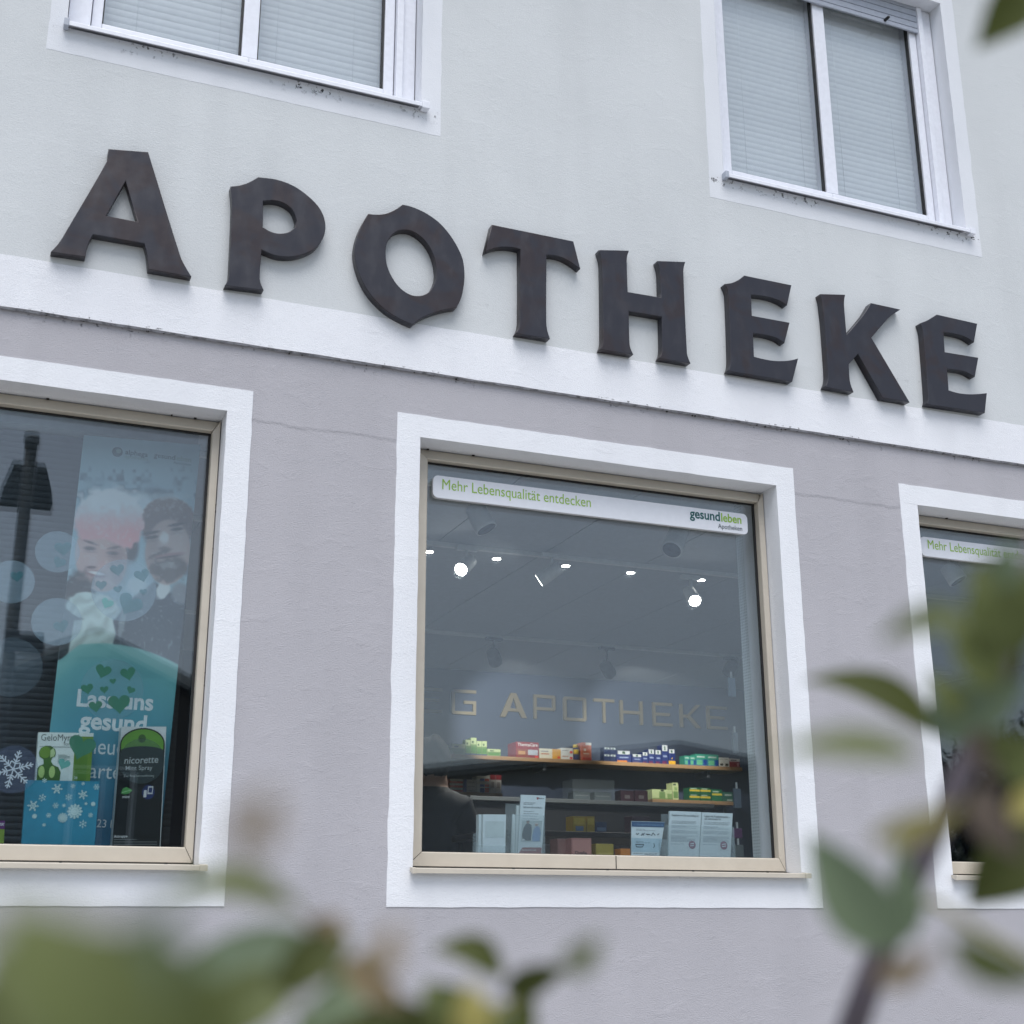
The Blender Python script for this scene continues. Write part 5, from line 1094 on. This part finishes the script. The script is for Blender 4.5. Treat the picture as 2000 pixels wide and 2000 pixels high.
# ================================================================ SHRUBS IN FRONT OF THE LENS
LM = {'dark': leafmat('privet_dark', (.034,.044,.003), (.062,.076,.008), .25, .7), 'mid': leafmat('privet_mid', (.075,.095,.022), (.125,.15,.045), .28, .65), 'sage': leafmat('privet_underside', (.105,.145,.085), (.15,.20,.115), .25, .7),
      'yel': leafmat('privet_yellow', (.28,.25,.07), (.38,.33,.10), .3), 'tan': leafmat('dry_leaf', (.24,.18,.10), (.34,.26,.15), .2), 'brown': leafmat('dead_leaf', (.10,.075,.06), (.16,.12,.09), .1)}
twig = flat((96, 88, 96), .8, name='twig_bark', var=.2); twig_g = flat((120, 116, 70), .7, name='young_twig', var=.15)
def leaf(par, b, t, d, w_, kind, face=0.0, dt=None, cup=.15, droop=.08, bend=0.0, name='leaf'):
    B, T = PD(*b, d), PD(*t, dt if dt else d); ax = T-B; L = ax.length; ax.normalize()
    view = (CAM-(B+T)/2).normalized(); n = (view-ax*view.dot(ax)).normalized(); sd = ax.cross(n); s0 = sd.copy()
    n, sd = n*math.cos(face)+sd*math.sin(face), sd*math.cos(face)-n*math.sin(face)
    N = 12; vs = []; fs = []
    for i in range(N+1):
        s = i/N; wi = w_*.5*(math.sin(math.pi*min(1, s**.80)))**.8*(1-.25*s) if 0 < s < 1 else .0006
        c = B+ax*(L*s)+n*(droop*L*4*s*(1-s))+s0*(bend*L*4*s*(1-s))
        for k in (-1,-.5,0,.5,1): vs.append(c+sd*(wi*k)+n*(abs(k)*wi*cup*2))
    for i in range(N):
        for k in range(4): a = 5*i+k; fs.append((a,a+1,a+6,a+5))
    return mesh(name, vs, fs, LM[kind], par, True)
def q_(x, y): return (x*2000/1932, y*2000/1932)
def stem(par, pts, r0, r1, mat=twig):
    v = [PD(*q_(x,y), d) for x,y,d in pts]; n = len(v)
    return tube('stem', v, [r0+(r1-r0)*i/(n-1) for i in range(n)], mat, par, 8)
def down(par, x, y, d, r, mat=twig):                    # carry a stem on down to the ground
    p = PD(*q_(x,y), d); tube('stem', [(p.x+.05,p.y+.10,0),(p.x+.03,p.y+.06,p.z*.5),(p.x,p.y,p.z)], [r*1.8,r*1.4,r], mat, par, 8)
b0 = PD(*q_(1600,1990), .62)
SR = empty('shrub', (b0.x+.05, b0.y+.1, 0), 'blurred leafy branch close to the lens at right', 'shrub')
stem(SR, [(1590,1990,.60),(1640,1850,.58),(1690,1725,.56),(1765,1570,.55),(1830,1430,.54),(1885,1290,.54),(1925,1140,.54),(1960,1000,.54)], .0062, .0028); down(SR,1590,1990,.60,.0062)
stem(SR, [(1830,1430,.59),(1880,1330,.57),(1900,1240,.56),(1890,1130,.55),(1880,1070,.55)], .0026, .0012, twig_g)
stem(SR, [(1700,1705,.61),(1690,1650,.60),(1735,1570,.60),(1790,1530,.59)], .0018, .0012, twig_g)
stem(SR, [(1885,1290,.58),(1800,1340,.56),(1745,1365,.55)], .0016, .0010, twig_g); stem(SR, [(1690,1725,.61),(1760,1700,.50),(1850,1760,.44),(1960,1820,.42)], .0016,.001,twig_g)
def lf(par, b, t, d, w_, kind, **k): return leaf(par, q_(*b), q_(*t), d, w_, kind, **k)
lf(SR,(1768,1385),(1518,1284),.57,.017,'dark',face=.35,droop=.05,cup=.05,bend=.13); lf(SR,(1690,1790),(1528,1572),.44,.024,'sage',face=-.3,droop=.03); lf(SR,(1692,1785),(1694,1590),.46,.020,'sage',face=.9,droop=.03)
lf(SR,(1745,1368),(1935,1285),.52,.024,'sage',face=.25); lf(SR,(1815,1350),(1745,1270),.50,.012,'mid',face=.5); lf(SR,(1880,1300),(1790,1175),.46,.020,'mid',face=.5)
lf(SR,(1890,1240),(1845,1060),.46,.020,'mid',face=.2); lf(SR,(1890,1240),(1935,1090),.48,.020,'mid',face=-.2); lf(SR,(1905,1290),(1862,1170),.58,.018,'dark',face=.2); lf(SR,(1875,1110),(1915,1020),.44,.012,'sage',face=.2); lf(SR,(1880,1120),(1820,1080),.42,.012,'mid',face=.6); lf(SR,(1940,1180),(1975,1060),.46,.022,'mid',face=.1)
lf(SR,(2010,1555),(1828,1708),.60,.034,'dark',face=.2,droop=.10); lf(SR,(1735,1425),(1465,1418),.34,.010,'mid',face=.5,cup=.03,bend=.03); lf(SR,(1830,1165),(1660,1208),.38,.010,'mid',face=.5,bend=.05)
lf(SR,(1790,1770),(1990,1850),.36,.014,'mid',face=.7); lf(SR,(1990,1495),(1890,1550),.50,.014,'yel',face=.3); lf(SR,(1645,1585),(1815,1520),.36,.008,'yel',face=.3); lf(SR,(1830,1430),(1905,1395),.46,.020,'brown',face=.4); lf(SR,(1650,1850),(1765,1790),.38,.010,'tan',face=.6); lf(SR,(1870,1440),(1960,1400),.46,.022,'mid',face=.3); lf(SR,(1850,1480),(1930,1620),.42,.016,'brown',face=.6)
lf(SR,(1710,1690),(1690,1790),.50,.010,'dark',face=.4)
# overhanging twig, top right
p = PD(*q_(2050,-120),.5)
lf(SR,(2010,-60),(1842,92),.55,.026,'dark',face=.5,droop=.05)
stem(SR, [(1960,1000,.56),(2040,600,.56),(2080,200,.56),(2010,-60,.55)], .0022,.0012)
b1 = PD(*q_(640,2010), .50)
SL = empty('shrub', (b1.x+.05, b1.y+.1, 0), 'blurred leafy shrub close to the lens at lower left', 'shrub')
stem(SL, [(690,2060,.52),(660,1930,.51),(630,1850,.50),(610,1780,.50)], .0026,.0014,twig_g); down(SL,690,2060,.52,.0026)
stem(SL, [(690,2060,.52),(740,1940,.52),(720,1860,.52),(690,1800,.51)], .0022,.0012,twig_g)
stem(SL, [(690,2060,.52),(830,1990,.54),(930,1920,.55),(1000,1870,.55)], .0022,.0012,twig_g)
stem(SL, [(660,1930,.51),(630,1820,.44),(600,1765,.41),(553,1704,.39)], .0010,.0007,twig_g)
lf(SL,(610,1780),(240,1925),.41,.022,'sage',face=.45); lf(SL,(560,1850),(330,1990),.40,.020,'mid',face=.4)
lf(SL,(658,1760),(495,1905),.40,.016,'dark',face=.3); lf(SL,(588,1778),(645,1728),.40,.012,'tan',face=.2); lf(SL,(655,1808),(765,1900),.42,.012,'tan',face=.3); lf(SL,(700,1850),(745,1735),.30,.008,'tan',face=.5)
lf(SL,(780,2000),(700,1880),.44,.024,'dark',face=.2); lf(SL,(710,1850),(550,1965),.44,.014,'sage',face=.4); lf(SL,(640,2000),(560,1905),.46,.018,'dark',face=.3); lf(SL,(700,1880),(620,1830),.45,.012,'mid',face=.4); lf(SL,(720,1990),(640,1900),.48,.018,'dark',face=.3)
lf(SL,(950,1840),(815,1792),.50,.014,'dark',face=.4,bend=.12); lf(SL,(950,1872),(1070,1825),.50,.013,'dark',face=.4,bend=-.06); lf(SL,(1060,1830),(1135,1765),.36,.009,'mid',face=.5)
lf(SL,(870,1950),(800,1855),.47,.020,'mid',face=.2); lf(SL,(890,1970),(885,1855),.42,.014,'yel',face=.3); lf(SL,(950,2000),(1000,1860),.50,.014,'dark',face=.4); lf(SL,(930,1990),(930,1890),.44,.016,'mid',face=.3); lf(SL,(840,2010),(790,1920),.46,.02,'dark',face=.3)
lf(SL,(560,1712),(300,1690),.35,.009,'mid',face=.3,cup=0,bend=.12); lf(SL,(440,1600),(515,1490),.22,.009,'tan',face=.5); lf(SL,(330,2000),(10,1885),.30,.012,'dark',face=.2); lf(SL,(240,1990),(60,1930),.33,.012,'dark',face=.3); lf(SL,(420,1990),(230,1905),.34,.012,'dark',face=.3); lf(SL,(120,1960),(330,1790),.26,.010,'mid',face=.3); stem(SL, [(553,1704,.39),(500,1660,.30),(440,1612,.22)], .0006,.0005,twig_g)
lf(SL,(400,2040),(-40,1800),.25,.032,'mid',face=.2); lf(SL,(360,2080),(-80,1900),.27,.040,'dark',face=.1); lf(SL,(60,2060),(330,1690),.20,.018,'sage',face=.5); lf(SL,(250,2060),(-20,1700),.19,.022,'mid',face=.6); lf(SL,(440,2050),(180,1870),.27,.028,'mid',face=.3)
lf(SL,(250,2080),(60,1850),.26,.03,'dark',face=.2); lf(SL,(-60,1990),(180,1830),.32,.03,'mid',face=.3)
stem(SL, [(690,2060,.52),(560,2090,.40),(420,2060,.32),(300,2070,.28)], .0022,.0014)
